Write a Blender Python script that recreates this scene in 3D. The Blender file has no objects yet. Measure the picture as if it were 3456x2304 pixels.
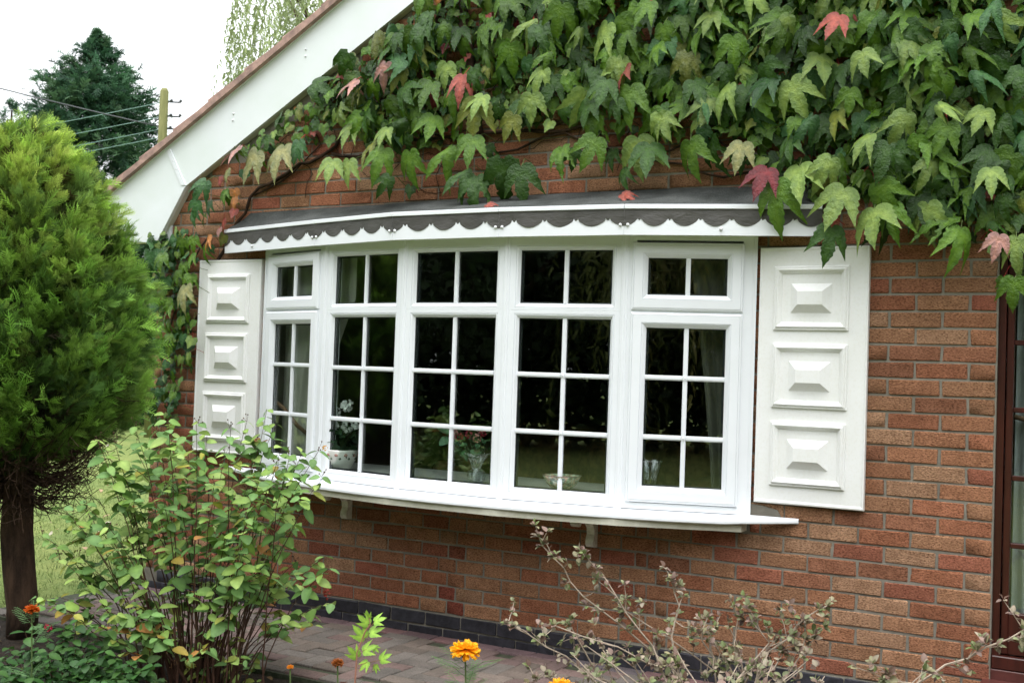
import bpy, math, random
import numpy as np
from mathutils import Matrix, Vector
from mathutils.geometry import delaunay_2d_cdt
R = math.radians
rng = np.random.default_rng(11)
random.seed(5)
scene = bpy.context.scene
COL = scene.collection

# ---------------------------------------------------------------- camera
CAM_POS = np.array([0.546, -5.275, 1.318])
YAW, PITCH, ROLL = 0.5059, 0.027, 0.0346
fw = np.array([-math.sin(YAW)*math.cos(PITCH), math.cos(YAW)*math.cos(PITCH), math.sin(PITCH)])
rt = np.array([math.cos(YAW), math.sin(YAW), 0.0]); up = np.cross(rt, fw)
RT = rt*math.cos(ROLL)+up*math.sin(ROLL); UP = -rt*math.sin(ROLL)+up*math.cos(ROLL)
cd = bpy.data.cameras.new('camera'); cam = bpy.data.objects.new('camera', cd); COL.objects.link(cam)
cd.sensor_width = 36; cd.lens = 3846/3456*36; cd.clip_start = .05; cd.clip_end = 800
cam.matrix_world = Matrix(((RT[0], UP[0], -fw[0], CAM_POS[0]), (RT[1], UP[1], -fw[1], CAM_POS[1]),
                           (RT[2], UP[2], -fw[2], CAM_POS[2]), (0, 0, 0, 1)))
cd.dof.use_dof = True; cd.dof.focus_distance = 5.1; cd.dof.aperture_fstop = 7.0
scene.camera = cam
# ---------------------------------------------------------------- sky, sun, exposure
W = bpy.data.worlds.new("World"); scene.world = W; W.use_nodes = True
nt = W.node_tree; nt.nodes.clear()
o_ = nt.nodes.new('ShaderNodeOutputWorld'); b_ = nt.nodes.new('ShaderNodeBackground')
s_ = nt.nodes.new('ShaderNodeTexSky'); s_.sky_type = 'NISHITA'; s_.sun_disc = False
s_.sun_elevation = R(70); s_.sun_rotation = R(155); s_.air_density = 1.0; s_.dust_density = 5.0; s_.ozone_density = 1.0
h_ = nt.nodes.new('ShaderNodeHueSaturation'); h_.inputs['Saturation'].default_value = .14
h_.inputs['Value'].default_value = 1.0
g_ = nt.nodes.new('ShaderNodeMix'); g_.data_type = 'RGBA'; g_.inputs['Factor'].default_value = .72
g_.inputs['B'].default_value = (11.5, 11.9, 12.3, 1)
nt.links.new(s_.outputs[0], h_.inputs['Color']); nt.links.new(h_.outputs[0], g_.inputs['A'])
tc = nt.nodes.new('ShaderNodeTexCoord'); sx = nt.nodes.new('ShaderNodeSeparateXYZ'); nt.links.new(tc.outputs['Generated'], sx.inputs[0])
mm = nt.nodes.new('ShaderNodeMapRange'); mm.inputs['From Min'].default_value = 0; mm.inputs['From Max'].default_value = 1
mm.inputs['To Min'].default_value = .62; mm.inputs['To Max'].default_value = 1.95; nt.links.new(sx.outputs['Z'], mm.inputs['Value'])   # overcast sky: brighter overhead than at the horizon
vm = nt.nodes.new('ShaderNodeVectorMath'); vm.operation = 'SCALE'; nt.links.new(g_.outputs['Result'], vm.inputs[0]); nt.links.new(mm.outputs[0], vm.inputs['Scale'])
nt.links.new(vm.outputs[0], b_.inputs['Color']); nt.links.new(b_.outputs[0], o_.inputs[0])
b_.inputs['Strength'].default_value = .13
sl = bpy.data.lights.new('sun', 'SUN'); so = bpy.data.objects.new('sun', sl); COL.objects.link(so)
sl.energy = .55; sl.angle = R(35); sl.color = (1.0, .98, .95)
el, az = R(70), R(155)      # from the front, a little to the right and high
sd = Vector((math.cos(el)*math.sin(az), math.cos(el)*math.cos(az), math.sin(el)))
so.rotation_euler = sd.to_track_quat('Z', 'Y').to_euler()
scene.view_settings.view_transform = 'Standard'; scene.view_settings.look = 'None'
scene.view_settings.gamma = 1; scene.view_settings.use_curve_mapping = False
scene.view_settings.exposure = 0.64
try:
    scene.cycles.max_bounces = 8; scene.cycles.transparent_max_bounces = 16
    scene.cycles.use_denoising = True
except Exception: pass

# ---------------------------------------------------------------- materials
def mat(name, col, rough=.6, noise=None, bump=None, tint=False, spec=.5, transl=0, metal=0, noise2=None, streak=None, coat=0):
    m = bpy.data.materials.new(name); m.use_nodes = True; n = m.node_tree.nodes; l = m.node_tree.links
    p = n['Principled BSDF']; p.inputs['Roughness'].default_value = rough
    p.inputs['Specular IOR Level'].default_value = spec; p.inputs['Metallic'].default_value = metal
    if coat: p.inputs['Coat Weight'].default_value = coat
    geo = n.new('ShaderNodeNewGeometry')
    def mul(a, b):
        x = n.new('ShaderNodeMix'); x.data_type = 'RGBA'; x.blend_type = 'MULTIPLY'; x.inputs['Factor'].default_value = 1
        l.new(a, x.inputs['A']); l.new(b, x.inputs['B']); return x.outputs['Result']
    rgb = n.new('ShaderNodeRGB'); rgb.outputs[0].default_value = (*col, 1); c = rgb.outputs[0]
    if tint:
        at = n.new('ShaderNodeAttribute'); at.attribute_name = 'tint'; c = mul(c, at.outputs['Color'])
        oi = n.new('ShaderNodeObjectInfo'); c = mul(c, oi.outputs['Color'])
    def nz(scale, detail=4, vec=(1, 1, 1)):
        mp = n.new('ShaderNodeMapping'); mp.inputs['Scale'].default_value = vec
        l.new(geo.outputs['Position'], mp.inputs['Vector'])
        t = n.new('ShaderNodeTexNoise'); t.inputs['Scale'].default_value = scale; t.inputs['Detail'].default_value = detail
        t.inputs['Roughness'].default_value = .65
        l.new(mp.outputs[0], t.inputs['Vector']); return t.outputs['Fac']
    for q in (noise, noise2):
        if q:   # (scale, lo colour, hi colour, p0, p1, vec)
            r = n.new('ShaderNodeValToRGB'); r.color_ramp.elements[0].position = q[3]; r.color_ramp.elements[1].position = q[4]
            r.color_ramp.elements[0].color = (*q[1], 1); r.color_ramp.elements[1].color = (*q[2], 1)
            l.new(nz(q[0], 5, q[5] if len(q) > 5 else (1, 1, 1)), r.inputs[0]); c = mul(c, r.outputs[0])
    l.new(c, p.inputs['Base Color'])
    if bump:    # list of (scale, distance, vec)
        prev = None
        for q in bump:
            b = n.new('ShaderNodeBump'); b.inputs['Distance'].default_value = q[1]; b.inputs['Strength'].default_value = q[3] if len(q) > 3 else .8
            l.new(nz(q[0], 5, q[2] if len(q) > 2 else (1, 1, 1)), b.inputs['Height'])
            if prev: l.new(prev, b.inputs['Normal'])
            prev = b.outputs[0]
        l.new(prev, p.inputs['Normal'])
    if transl:
        t = n.new('ShaderNodeBsdfTranslucent'); mx = n.new('ShaderNodeMixShader'); mx.inputs[0].default_value = transl
        l.new(c, t.inputs['Color']); l.new(p.outputs[0], mx.inputs[1]); l.new(t.outputs[0], mx.inputs[2])
        l.new(mx.outputs[0], n['Material Output'].inputs[0])
    return m

def glass_mat(name, f0=.045, tintc=(.93, .97, .95), power=5, gl=(1, 1, 1)):
    m = bpy.data.materials.new(name); m.use_nodes = True; n = m.node_tree.nodes; l = m.node_tree.links; n.remove(n['Principled BSDF'])
    g = n.new('ShaderNodeNewGeometry'); d = n.new('ShaderNodeVectorMath'); d.operation = 'DOT_PRODUCT'
    l.new(g.outputs['Normal'], d.inputs[0]); l.new(g.outputs['Incoming'], d.inputs[1])
    def M(op, a, b=None):
        x = n.new('ShaderNodeMath'); x.operation = op
        if isinstance(a, float): x.inputs[0].default_value = a
        else: l.new(a, x.inputs[0])
        if b is not None:
            if isinstance(b, float): x.inputs[1].default_value = b
            else: l.new(b, x.inputs[1])
        return x.outputs[0]
    a = M('ABSOLUTE', d.outputs['Value']); a = M('SUBTRACT', 1.0, a); a = M('POWER', a, float(power)); a = M('MULTIPLY', a, 1-f0); a = M('ADD', a, f0)
    t = n.new('ShaderNodeBsdfTransparent'); t.inputs[0].default_value = (*tintc, 1)
    s = n.new('ShaderNodeBsdfGlossy'); s.inputs['Roughness'].default_value = 0.0; s.inputs['Color'].default_value = (*gl, 1)
    mx = n.new('ShaderNodeMixShader'); l.new(a, mx.inputs[0]); l.new(t.outputs[0], mx.inputs[1]); l.new(s.outputs[0], mx.inputs[2])
    l.new(mx.outputs[0], n['Material Output'].inputs[0]); return m

G1 = (1, 1, 1)
M = dict(
 brick=mat('brick', (1, 1, 1), .92, noise=(13, (.78, .7, .62), (1.16, 1.12, 1.05), .3, .68), noise2=(95, (.34, .28, .25), (1.10, 1.10, 1.10), .36, .54, (1, 1, 2.6)), bump=[(55, .014, (1, 1, 3), 1.0), (200, .006, (1, 1, 1.8), 1.0)], tint=True, spec=.2),
 mortar=mat('mortar', (.25, .23, .195), .95, noise=(9, (.72, .72, .7), (1.12, 1.1, 1.06), .3, .7), bump=[(90, .004)], spec=.1),
 blackbrick=mat('blue_brick', (.022, .022, .028), .55, noise=(30, (.6, .6, .6), (1.7, 1.6, 1.6), .35, .7), bump=[(120, .003)], tint=True, spec=.4),
 upvc=mat('white_upvc', (.83, .85, .88), .24, noise=(3, (.965, .965, .96), (1, 1, 1), .4, .6), spec=.5),
 paint=mat('white_gloss_paint', (.86, .86, .85), .28, noise=(4, (.965, .965, .945), (1, 1, 1), .35, .6), noise2=(70, (.97, .965, .95), (1, 1, 1), .38, .5), bump=[(45, .0007, (1, 1, .4), .4)], spec=.5),
 cladding=mat('white_cladding', (.80, .83, .84), .3, noise=(2.2, (.93, .95, .91), (1, 1, 1), .35, .65), spec=.5),
 soffit=mat('cream_soffit', (.62, .62, .54), .5),
 board=mat('painted_board', (.62, .60, .50), .55, noise=(20, (.85, .84, .8), (1, 1, 1), .35, .6)),
 bracket=mat('bracket_paint', (.74, .74, .68), .5, noise=(40, (.75, .73, .68), (1, 1, 1), .35, .55), bump=[(70, .002)]),
 lead=mat('grey_flashing_sheet', (.072, .068, .062), .42, noise=(6, (.8, .8, .8), (1.2, 1.2, 1.2), .35, .65), bump=[(11, .010, (1, 1, 2), .5), (34, .004, (1, 1, 3), .5)], spec=.45),
 felt=mat('roofing_felt', (.078, .082, .078), .9, noise=(4, (.5, .52, .5), (1.25, 1.25, 1.25), .35, .7), noise2=(260, (.6, .6, .6), (1.5, 1.5, 1.5), .4, .6), bump=[(260, .002), (6, .02)], spec=.15),
 tile=mat('roof_tile', (.40, .27, .235), .9, noise=(14, (.65, .66, .66), (1.2, 1.15, 1.1), .35, .65), bump=[(80, .004)], tint=True, spec=.15),
 innerboard=mat('inner_board', (.42, .42, .40), .4),  # white window board, its indoor shade put into a greyer colour
 screw=mat('screw_cap', (.75, .76, .77), .25),
 glass=glass_mat('window_glass', .07),
 crystal=glass_mat('cut_glass', .10, (.88, .9, .9), 2.2, (1, 1, 1)),
 room=mat('room_wall', (.16, .15, .125), .9), carpet=mat('carpet', (.10, .085, .06), 1),
 curtain=mat('curtain', (.42, .41, .35), .9, bump=[(300, .001)]),
 dimcurtain=mat('dimmed_curtain', (.10, .10, .075), .9),  # darkened copy of the curtain, the dimness is put into its colour
 gasket=mat('rubber_gasket', (.012, .014, .016), .5),
 rope=mat('tie_rope', (.16, .09, .05), .8),
 net=mat('pale_curtain', (.42, .43, .43), .9, noise=(3, (.8, .8, .8), (1, 1, 1), .3, .7)),
 mahog=mat('mahogany_frame', (.045, .011, .008), .32, noise=(14, (.6, .6, .6), (1.5, 1.3, 1.2), .3, .7, (3, 3, .3)), spec=.5),
 steptile=mat('red_step_tile', (.10, .03, .025), .35, noise=(12, (.7, .7, .7), (1.2, 1.2, 1.2), .3, .7)),
 sofa=mat('sofa_fabric', (.20, .12, .06), .95, noise=(9, (.45, .4, .3), (1.4, 1.3, 1.0), .4, .6)),
 paver=mat('paver', (1, 1, 1), .9, noise=(7, (.72, .73, .72), (1.15, 1.12, 1.1), .3, .7), noise2=(120, (.72, .72, .7), (1.12, 1.12, 1.1), .35, .55), bump=[(140, .003), (15, .004)], tint=True, spec=.2),
 sand=mat('joint_sand', (.045, .047, .03), 1, noise=(30, (.6, .8, .5), (1.3, 1.3, 1.2), .4, .6)),
 soil=mat('soil', (.030, .023, .017), .95, noise=(12, (.5, .5, .5), (1.5, 1.4, 1.3), .35, .65), bump=[(22, .05), (90, .01)], spec=.2),
 lawn=mat('lawn', (.20, .25, .085), .95, noise=(1.3, (.78, .85, .8), (1.22, 1.1, 1.1), .35, .65), noise2=(60, (.55, .6, .5), (1.3, 1.3, 1.3), .3, .7), bump=[(70, .03), (12, .03)], spec=.1),
 grass=mat('grass_blade', (.19, .26, .08), .7, tint=True, transl=.3),
 ivy=mat('ivy_leaf', (1, 1, 1), .24, noise=(26, (.78, .82, .8), (1.2, 1.15, 1.15), .35, .65), bump=[(38, .020, (1, 1, 1), .7), (120, .006, (1, 1, 1), .6)], tint=True, transl=.16, spec=.38),
 leaf=mat('shrub_leaf', (1, 1, 1), .52, noise=(30, (.85, .86, .85), (1.15, 1.12, 1.1), .35, .65), tint=True, transl=.25, spec=.35),
 stem=mat('stem', (1, 1, 1), .75, noise=(50, (.7, .7, .7), (1.25, 1.2, 1.2), .3, .7), tint=True, spec=.25),
 frond=mat('conifer_frond', (1, 1, 1), .62, tint=True, transl=.22, spec=.25),
 bark=mat('bark', (.050, .032, .022), .95, noise=(14, (.45, .45, .45), (1.6, 1.5, 1.4), .35, .65, (1, 1, .35)), bump=[(28, .03, (1, 1, .3))], spec=.15),
 petal=mat('petal', (1, 1, 1), .55, tint=True, transl=.35, spec=.3),
 china=mat('glazed_china', (.62, .61, .57), .18, tint=True),
 pole=mat('weathered_pole', (.20, .195, .085), .9, noise=(10, (.7, .75, .6), (1.2, 1.2, 1.1), .3, .7, (3, 3, .3))),
 wire=mat('wire', (.05, .055, .06), .6), wiregreen=mat('green_wire', (.17, .29, .26), .5),
)
SKINV = M['upvc']

# ---------------------------------------------------------------- mesh helpers
WHITE = (1., 1., 1.)
def finish(name, me, m, parent, smooth=False, color=None):
    if isinstance(m, (list, tuple)):
        for q in m: me.materials.append(q)
    else: me.materials.append(m)
    if smooth: me.polygons.foreach_set('use_smooth', np.ones(len(me.polygons), bool))
    o = bpy.data.objects.new(name, me); COL.objects.link(o)
    if parent is not None: o.parent = parent
    if color is not None: o.color = (*color, 1)
    return o

def big_mesh(name, V, F, tint=None):
    me = bpy.data.meshes.new(name); V = np.asarray(V, np.float32); F = np.asarray(F, np.int32); k = F.shape[1]
    me.vertices.add(len(V)); me.vertices.foreach_set('co', V.ravel())
    me.loops.add(F.size); me.loops.foreach_set('vertex_index', F.ravel())
    me.polygons.add(len(F)); me.polygons.foreach_set('loop_start', np.arange(0, F.size, k, dtype=np.int32))
    me.update(calc_edges=True)
    a = me.attributes.new('tint', 'FLOAT_COLOR', 'POINT'); t = np.ones((len(V), 4), np.float32)
    if tint is not None: t[:, :3] = tint
    a.data.foreach_set('color', t.ravel())
    return me

def scatter(base, mats, tints, sizes=None):
    """base = (V, F tri, vtint); mats = (K,4,4)"""
    V, F, T = base; V = np.asarray(V); mats = np.asarray(mats); K = len(mats)
    P = np.einsum('kij,nj->kni', mats[:, :3, :3], V)+mats[:, None, :3, 3]
    FF = np.asarray(F)[None]+(np.arange(K)*len(V))[:, None, None]
    TT = np.asarray(T)[None]*np.asarray(tints)[:, None, :]
    return P.reshape(-1, 3), FF.reshape(-1, np.asarray(F).shape[1]), TT.reshape(-1, 3)

def join(parts):
    Vs, Fs, Ts = [], [], []; off = 0
    for v, f, t in parts:
        if len(v) == 0: continue
        Vs.append(v); Fs.append(f+off); Ts.append(t); off += len(v)
    return np.concatenate(Vs), np.concatenate(Fs), np.concatenate(Ts)

def frame_m(pos, yaxis, normal, s, roll=0):
    """matrices whose local -Y runs along yaxis (tip) and local Z is near normal"""
    y = -np.asarray(yaxis, float); y = y/np.linalg.norm(y, axis=-1, keepdims=True)
    n = np.asarray(normal, float); x = np.cross(y, n); x = x/(np.linalg.norm(x, axis=-1, keepdims=True)+1e-9); z = np.cross(x, y)
    m = np.zeros(y.shape[:-1]+(4, 4)); s = np.asarray(s)[..., None]
    m[..., :3, 0] = x*s; m[..., :3, 1] = y*s; m[..., :3, 2] = z*s; m[..., :3, 3] = pos; m[..., 3, 3] = 1
    return m

class G:
    def __init__(s, T=None): s.V = []; s.F = []; s.T = T
    def add(s, vs, fs):
        o = len(s.V); s.V += [s.T(*v) if s.T else v for v in vs]; s.F += [[o+i for i in f] for f in fs]; return s
    def box(s, a0, a1, b0, b1, c0, c1, e=0):
        if e:
            # chamfered box
            vs = []; 
            X = (a0, a1); Y = (b0, b1); Z = (c0, c1); idx = {}
            for i in (0, 1):
                for j in (0, 1):
                    for k in (0, 1):
                        sx, sy, sz = (1, -1)[i], (1, -1)[j], (1, -1)[k]
                        idx[i, j, k] = len(vs)
                        vs += [(X[i], Y[j]+e*sy, Z[k]+e*sz), (X[i]+e*sx, Y[j], Z[k]+e*sz), (X[i]+e*sx, Y[j]+e*sy, Z[k])]
            fs = []
            for i in (0, 1): fs.append([idx[i, 0, 0], idx[i, 1, 0], idx[i, 1, 1], idx[i, 0, 1]])
            for j in (0, 1): fs.append([idx[0, j, 0]+1, idx[1, j, 0]+1, idx[1, j, 1]+1, idx[0, j, 1]+1])
            for k in (0, 1): fs.append([idx[0, 0, k]+2, idx[1, 0, k]+2, idx[1, 1, k]+2, idx[0, 1, k]+2])
            for i in (0, 1):
                for j in (0, 1): fs.append([idx[i, j, 0], idx[i, j, 0]+1, idx[i, j, 1]+1, idx[i, j, 1]])
            for i in (0, 1):
                for k in (0, 1): fs.append([idx[i, 0, k], idx[i, 0, k]+2, idx[i, 1, k]+2, idx[i, 1, k]])
            for j in (0, 1):
                for k in (0, 1): fs.append([idx[0, j, k]+1, idx[0, j, k]+2, idx[1, j, k]+2, idx[1, j, k]+1])
            for q in idx.values(): fs.append([q, q+1, q+2])
            return s.add(vs, fs)
        v = [(x, y, z) for x in (a0, a1) for y in (b0, b1) for z in (c0, c1)]
        return s.add(v, [(0, 1, 3, 2), (4, 6, 7, 5), (0, 4, 5, 1), (2, 3, 7, 6), (0, 2, 6, 4), (1, 5, 7, 3)])
    def prism(s, poly, lo, hi, ax='z'):
        """polygon extruded along an axis: z: (x,y) ; y: (x,z) ; x: (y,z)"""
        f = {'z': lambda p, h: (p[0], p[1], h), 'y': lambda p, h: (p[0], h, p[1]), 'x': lambda p, h: (h, p[0], p[1])}[ax]
        n = len(poly)
        return s.add([f(p, lo) for p in poly]+[f(p, hi) for p in poly],
                     [list(range(n))[::-1], list(range(n, 2*n))]+[[i, (i+1) % n, n+(i+1) % n, n+i] for i in range(n)])
    def rings(s, loops, cap=False):
        """loops of (u0,u1,z0,z1,n): picture-frame moulding with mitred corners"""
        vs = []
        for u0, u1, z0, z1, n in loops: vs += [(u0, n, z0), (u1, n, z0), (u1, n, z1), (u0, n, z1)]
        fs = [[4*k+i, 4*k+(i+1) % 4, 4*k+4+(i+1) % 4, 4*k+4+i] for k in range(len(loops)-1) for i in range(4)]
        if cap: fs.append([4*(len(loops)-1)+i for i in range(4)])
        return s.add(vs, fs)
    def tube(s, pts, rad, n=6, caps=True):
        pts = [Vector(p) for p in pts]; N = len(pts)
        if not hasattr(rad, '__len__'): rad = [rad]*N
        vs = []; prevx = None
        for i, p in enumerate(pts):
            d = (pts[min(i+1, N-1)]-pts[max(i-1, 0)]).normalized()
            x = d.orthogonal().normalized() if prevx is None else (prevx-d*prevx.dot(d)).normalized()
            prevx = x; y = d.cross(x)
            vs += [tuple(p+(x*math.cos(a)+y*math.sin(a))*rad[i]) for a in [2*math.pi*k/n for k in range(n)]]
        fs = [[i*n+k, i*n+(k+1) % n, (i+1)*n+(k+1) % n, (i+1)*n+k] for i in range(N-1) for k in range(n)]
        if caps: fs += [list(range(n))[::-1], [(N-1)*n+k for k in range(n)]]
        return s.add(vs, fs)
    def lathe(s, prof, n=20, c=(0, 0, 0), fl=None):
        vs = []
        for j, (r, z) in enumerate(prof):
            for k in range(n):
                a = 2*math.pi*k/n; rr = r*(1+(fl(k, j) if fl else 0)); vs.append((c[0]+rr*math.cos(a), c[1]+rr*math.sin(a), c[2]+z))
        fs = [[j*n+k, j*n+(k+1) % n, (j+1)*n+(k+1) % n, (j+1)*n+k] for j in range(len(prof)-1) for k in range(n)]
        return s.add(vs, fs)
    def ball(s, c, r, n=8, sq=1):
        return s.lathe([(max(1e-4, r*math.sin(math.pi*i/5)), -sq*r*math.cos(math.pi*i/5)) for i in range(6)], n, c)
    def mesh(s, name, tint=WHITE):
        me = bpy.data.meshes.new(name); me.from_pydata(s.V, [], s.F); me.update()
        a = me.attributes.new('tint', 'FLOAT_COLOR', 'POINT')
        a.data.foreach_set('color', np.tile(np.array([*tint, 1], np.float32), len(s.V)))
        return me
    def obj(s, name, m, parent=None, smooth=False, color=None, tint=WHITE, flip=True):
        me = s.mesh(name, tint)
        if flip:
            import bmesh
            bm = bmesh.new(); bm.from_mesh(me); bmesh.ops.recalc_face_normals(bm, faces=bm.faces); bm.to_mesh(me); bm.free()
        return finish(name, me, m, parent, smooth, color)

def thing(name, label, cat, group=None, loc=(0, 0, 0)):
    o = bpy.data.objects.new(name, None); COL.objects.link(o); o.location = loc; o.empty_display_size = .1
    o['label'] = label; o['category'] = cat
    if group: o['group'] = group
    return o
def tag(o, label, cat, group=None, kind=None):
    o['label'] = label; o['category'] = cat
    if group: o['group'] = group
    if kind: o['kind'] = kind
    return o
def struct(o): o['kind'] = 'structure'; return o
def stuff(o): o['kind'] = 'stuff'; return o
def empty(name, parent):
    o = bpy.data.objects.new(name, None); COL.objects.link(o); o.parent = parent; o.empty_display_size = .1; return o
def place(name, me, m4, parent, color=WHITE):
    o = bpy.data.objects.new(name, me); COL.objects.link(o); o.parent = parent
    o.matrix_local = Matrix([list(map(float, r)) for r in m4]); o.color = (*[float(c) for c in color], 1); return o
def setmat(me, m, smooth=False):
    me.materials.append(m)
    if smooth: me.polygons.foreach_set('use_smooth', np.ones(len(me.polygons), bool))
    return me
def px_size(P, size):
    d = np.asarray(P)-CAM_POS; w = d@fw
    u = 3846*(d@RT)/w; v = 3846*(d@UP)/w
    inside = (w > .1) & (abs(u) < 1790) & (abs(v) < 1210)
    return np.where(inside, size*3846/w, 0.)

# ================================================================ SETTING
GZ = -.12
g = G(); n = 40
lv = [(x, y, 0) for x in (-1, 1) for y in (-1, 1)]
g.add([(-400, -400, -.165), (400, -400, -.165), (400, 400, -.165), (-400, 400, -.165)], [[0, 1, 2, 3]])
lawn = struct(g.obj('lawn', M['lawn']))
# flower bed: bumpy soil sheet between the paved path and the lawn behind the camera
nx, ny = 60, 26
xs = np.linspace(-5.3, 4, nx); ys = np.linspace(-2.9, -1.02, ny)
V = np.array([(x, y, -.155+.012*math.sin(9*x+3*y)*math.cos(11*y)+.02*rng.random()-(.0 if y < -1.15 else .01)) for y in ys for x in xs])
F = np.array([(j*nx+i, j*nx+i+1, (j+1)*nx+i+1, (j+1)*nx+i) for j in range(ny-1) for i in range(nx-1)])
bed = struct(finish('flower_bed', big_mesh('flower_bed', V, F), M['soil'], None, True))
# path: a bed of joint sand with separate pavers
g = G(); g.box(-5.16, 3.2, -1.06, 1.6, -.3, GZ-.012); path = struct(g.obj('garden_path', M['sand']))
pav_meshes = []
for i in range(4):
    g = G(); e = .004; g.box(-.0968, .0968, -.0468, .0468, -.05, 0, e)
    g.V = [(x+rng.uniform(-.0012, .0012), y+rng.uniform(-.0012, .0012), z+rng.uniform(-.0008, .0008)) for x, y, z in g.V]
    pav_meshes.append(setmat(g.mesh('paver'), M['paver']))
pv = []
PC = [(.150, .122, .105), (.162, .130, .112), (.170, .118, .108), (.138, .120, .108), (.148, .130, .118), (.165, .115, .108)]
def pav(x, y, rot, red=False):
    c = np.array(PC[rng.integers(len(PC))])
    if red: c = np.array([(.185, .108, .108), (.160, .105, .112), (.145, .122, .132)][rng.integers(3)])
    pv.append((x, y, rot, c*rng.uniform(.82, 1.12)))
for i in range(40):                                        # border row against the wall
    pav(-5.06+i*.2, -.052, 0, True)
for i in range(40): pav(-5.06+i*.2, -1.0, 0)
for i in range(-60, 60):                                   # herringbone field
    for j in range(-14, 2):
        if (i-j) % 4 == 0: X, Y, rot = (i+1)*.1, (j+.5)*.1, 0
        elif (i-j) % 4 == 3: X, Y, rot = (i+.5)*.1, (j+1)*.1, 90
        else: continue
        X -= .02; Y -= .003
        if -5.0 < X < 3.0 and -.94 < Y < -.11: pav(X, Y, rot)
for i in range(9): pav(-5.1, -.0+.2*i, 90)
P = np.array([(p[0], p[1], GZ) for p in pv]); sz = px_size(P, .2); order = np.argsort(-sz)
rest = []
for k, i in enumerate(order):
    x, y, rot, c = pv[i]; rz = R(rot)+rng.normal(0, .006)
    m = np.array(Matrix.Translation((x, y, GZ+rng.normal(0, .0012))) @ Matrix.Rotation(rz, 4, 'Z') @ Matrix.Rotation(rng.normal(0, .006), 4, 'X'))
    if k < 290 and sz[i] > 20: place('paver', pav_meshes[k % 4], m, path, c)
    else: rest.append((m, c))
def tri(base):
    me = base; me.calc_loop_triangles(); F = np.array([t.vertices[:] for t in me.loop_triangles]); V = np.array([v.co[:] for v in me.vertices])
    t = np.zeros(len(V)*4, np.float32); me.attributes['tint'].data.foreach_get('color', t); return V, F, t.reshape(-1, 4)[:, :3]
v, f, t = scatter(tri(pav_meshes[0]), [m for m, c in rest], [c for m, c in rest])
stuff(finish('paver_rows', big_mesh('paver_rows', v, f, t), M['paver'], path))

# ================================================================ HOUSE
house = thing('brick_house', 'red brick bungalow gable end with white bow window, panelled shutters and white barge board', 'house')
wall = empty('wall', house)
XL, XR = -4.99, 5.59                                       # wall ends
def roofz(x): return 2.414+.5705*((x if x < .3 else .6-x)+4.715)
WX0, WX1, WZ0, WZ1 = -4.055, -1.066, .655, 2.06            # window opening
DX0, DX1, DZ1 = 0.0, .95, 1.99
def core():
    g = G(); y0, y1 = .010, .28
    y0 = .0055; g.box(XL, DX0, y0, y1, -.3, WZ0); g.box(XL, WX0, y0, y1, WZ0, WZ1); g.box(WX1, DX0, y0, y1, WZ0, WZ1)
    g.box(DX1, XR, y0, y1, -.3, WZ1); g.box(DX0, DX1, y0, y1, DZ1, WZ1)
    g.prism([(XL, WZ1), (XR, WZ1), (XR, roofz(XR)+.05), (.3, roofz(.3)+.05), (XL, roofz(XL)+.05)], y0, y1, 'y')
    g.box(XL, XL+.28, y1, 7.5, -.3, 2.2); g.box(XR-.28, XR, y1, 7.5, -.3, 2.2); g.box(XL, XR, 7.5, 7.8, -.3, 2.2)
    return g.obj('mortar_joints', M['mortar'], wall)
core()
# brick shapes
bm_ = {}
def brick_mesh(w, h, var, mt, name='brick'):
    g = G(); e = .0035; g.box(-w/2, w/2, 0, .05, -h/2, h/2, e); g.V = [tuple(q) for q in g.V]
    g.V = [(x+rng.normal(0, .0016), y+rng.normal(0, .0014), z+rng.normal(0, .0014)) for x, y, z in g.V]
    if var % 3 == 1 and w > .2:   # a chipped corner
        k = rng.integers(0, len(g.V)); g.V[k] = (g.V[k][0]*.97, g.V[k][1]+.003, g.V[k][2]*.9)
    me = g.mesh(name)
    import bmesh
    bm = bmesh.new(); bm.from_mesh(me); bmesh.ops.recalc_face_normals(bm, faces=bm.faces); bm.to_mesh(me); bm.free()
    return setmat(me, mt)
BW = .215
widths = {}
def get_brick(w, h, mt):
    key = (round(w, 3), round(h, 3), mt.name)
    if key not in widths: widths[key] = [brick_mesh(w, h, v, mt) for v in range(6 if w > .2 else 2)]
    return widths[key][rng.integers(len(widths[key]))]
JL, JU = -3.4614, -3.9992
def joints(row):
    odd = row % 2
    if row < 30 and row >= 0:
        js = []
        left = JL+(0 if odd else .1125)
        x = left
        while x > XL+.05: x -= .225
        x += .225
        stopx = -2.786 if odd else -2.899
        while x < stopx+.01: js.append(x); x += .225
        if row < 12:
            if odd: js += [-2.6735, -2.5035]; x = -2.5035+.225
            else: js += [-2.729, -2.6165]; x = -2.6165+.225
            right0 = -1.575 if odd else -1.4625
            while x < right0-.16: js.append(x); x += .225
            js.append(right0-.0635) if right0-js[-1] > .235 else None
            x = right0
        else:
            x = -1.575 if odd else -1.4625
            while x < -1.2: x += .225
        while x < XR: js.append(x); x += .225
    else:
        off = JU+(.1125 if odd else 0); x = off
        while x > XL+.05: x -= .225
        x += .225; js = []
        while x < XR: js.append(x); x += .225
    js = [XL]+js+[XR]
    out = [js[0]]
    for j in js[1:]:
        if j-out[-1] > .03: out.append(j)
    if out[-1] != XR: out[-1] = XR
    return out
BP = [((.42, .21, .125), 5), ((.44, .245, .15), 5), ((.40, .175, .105), 4), ((.41, .165, .11), 2), ((.47, .29, .19), 3), ((.37, .175, .11), 2), ((.37, .14, .095), .8)]
BPc = np.array([b[0] for b in BP]); BPw = np.array([b[1] for b in BP], float); BPw /= BPw.sum()
allb = []
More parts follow.
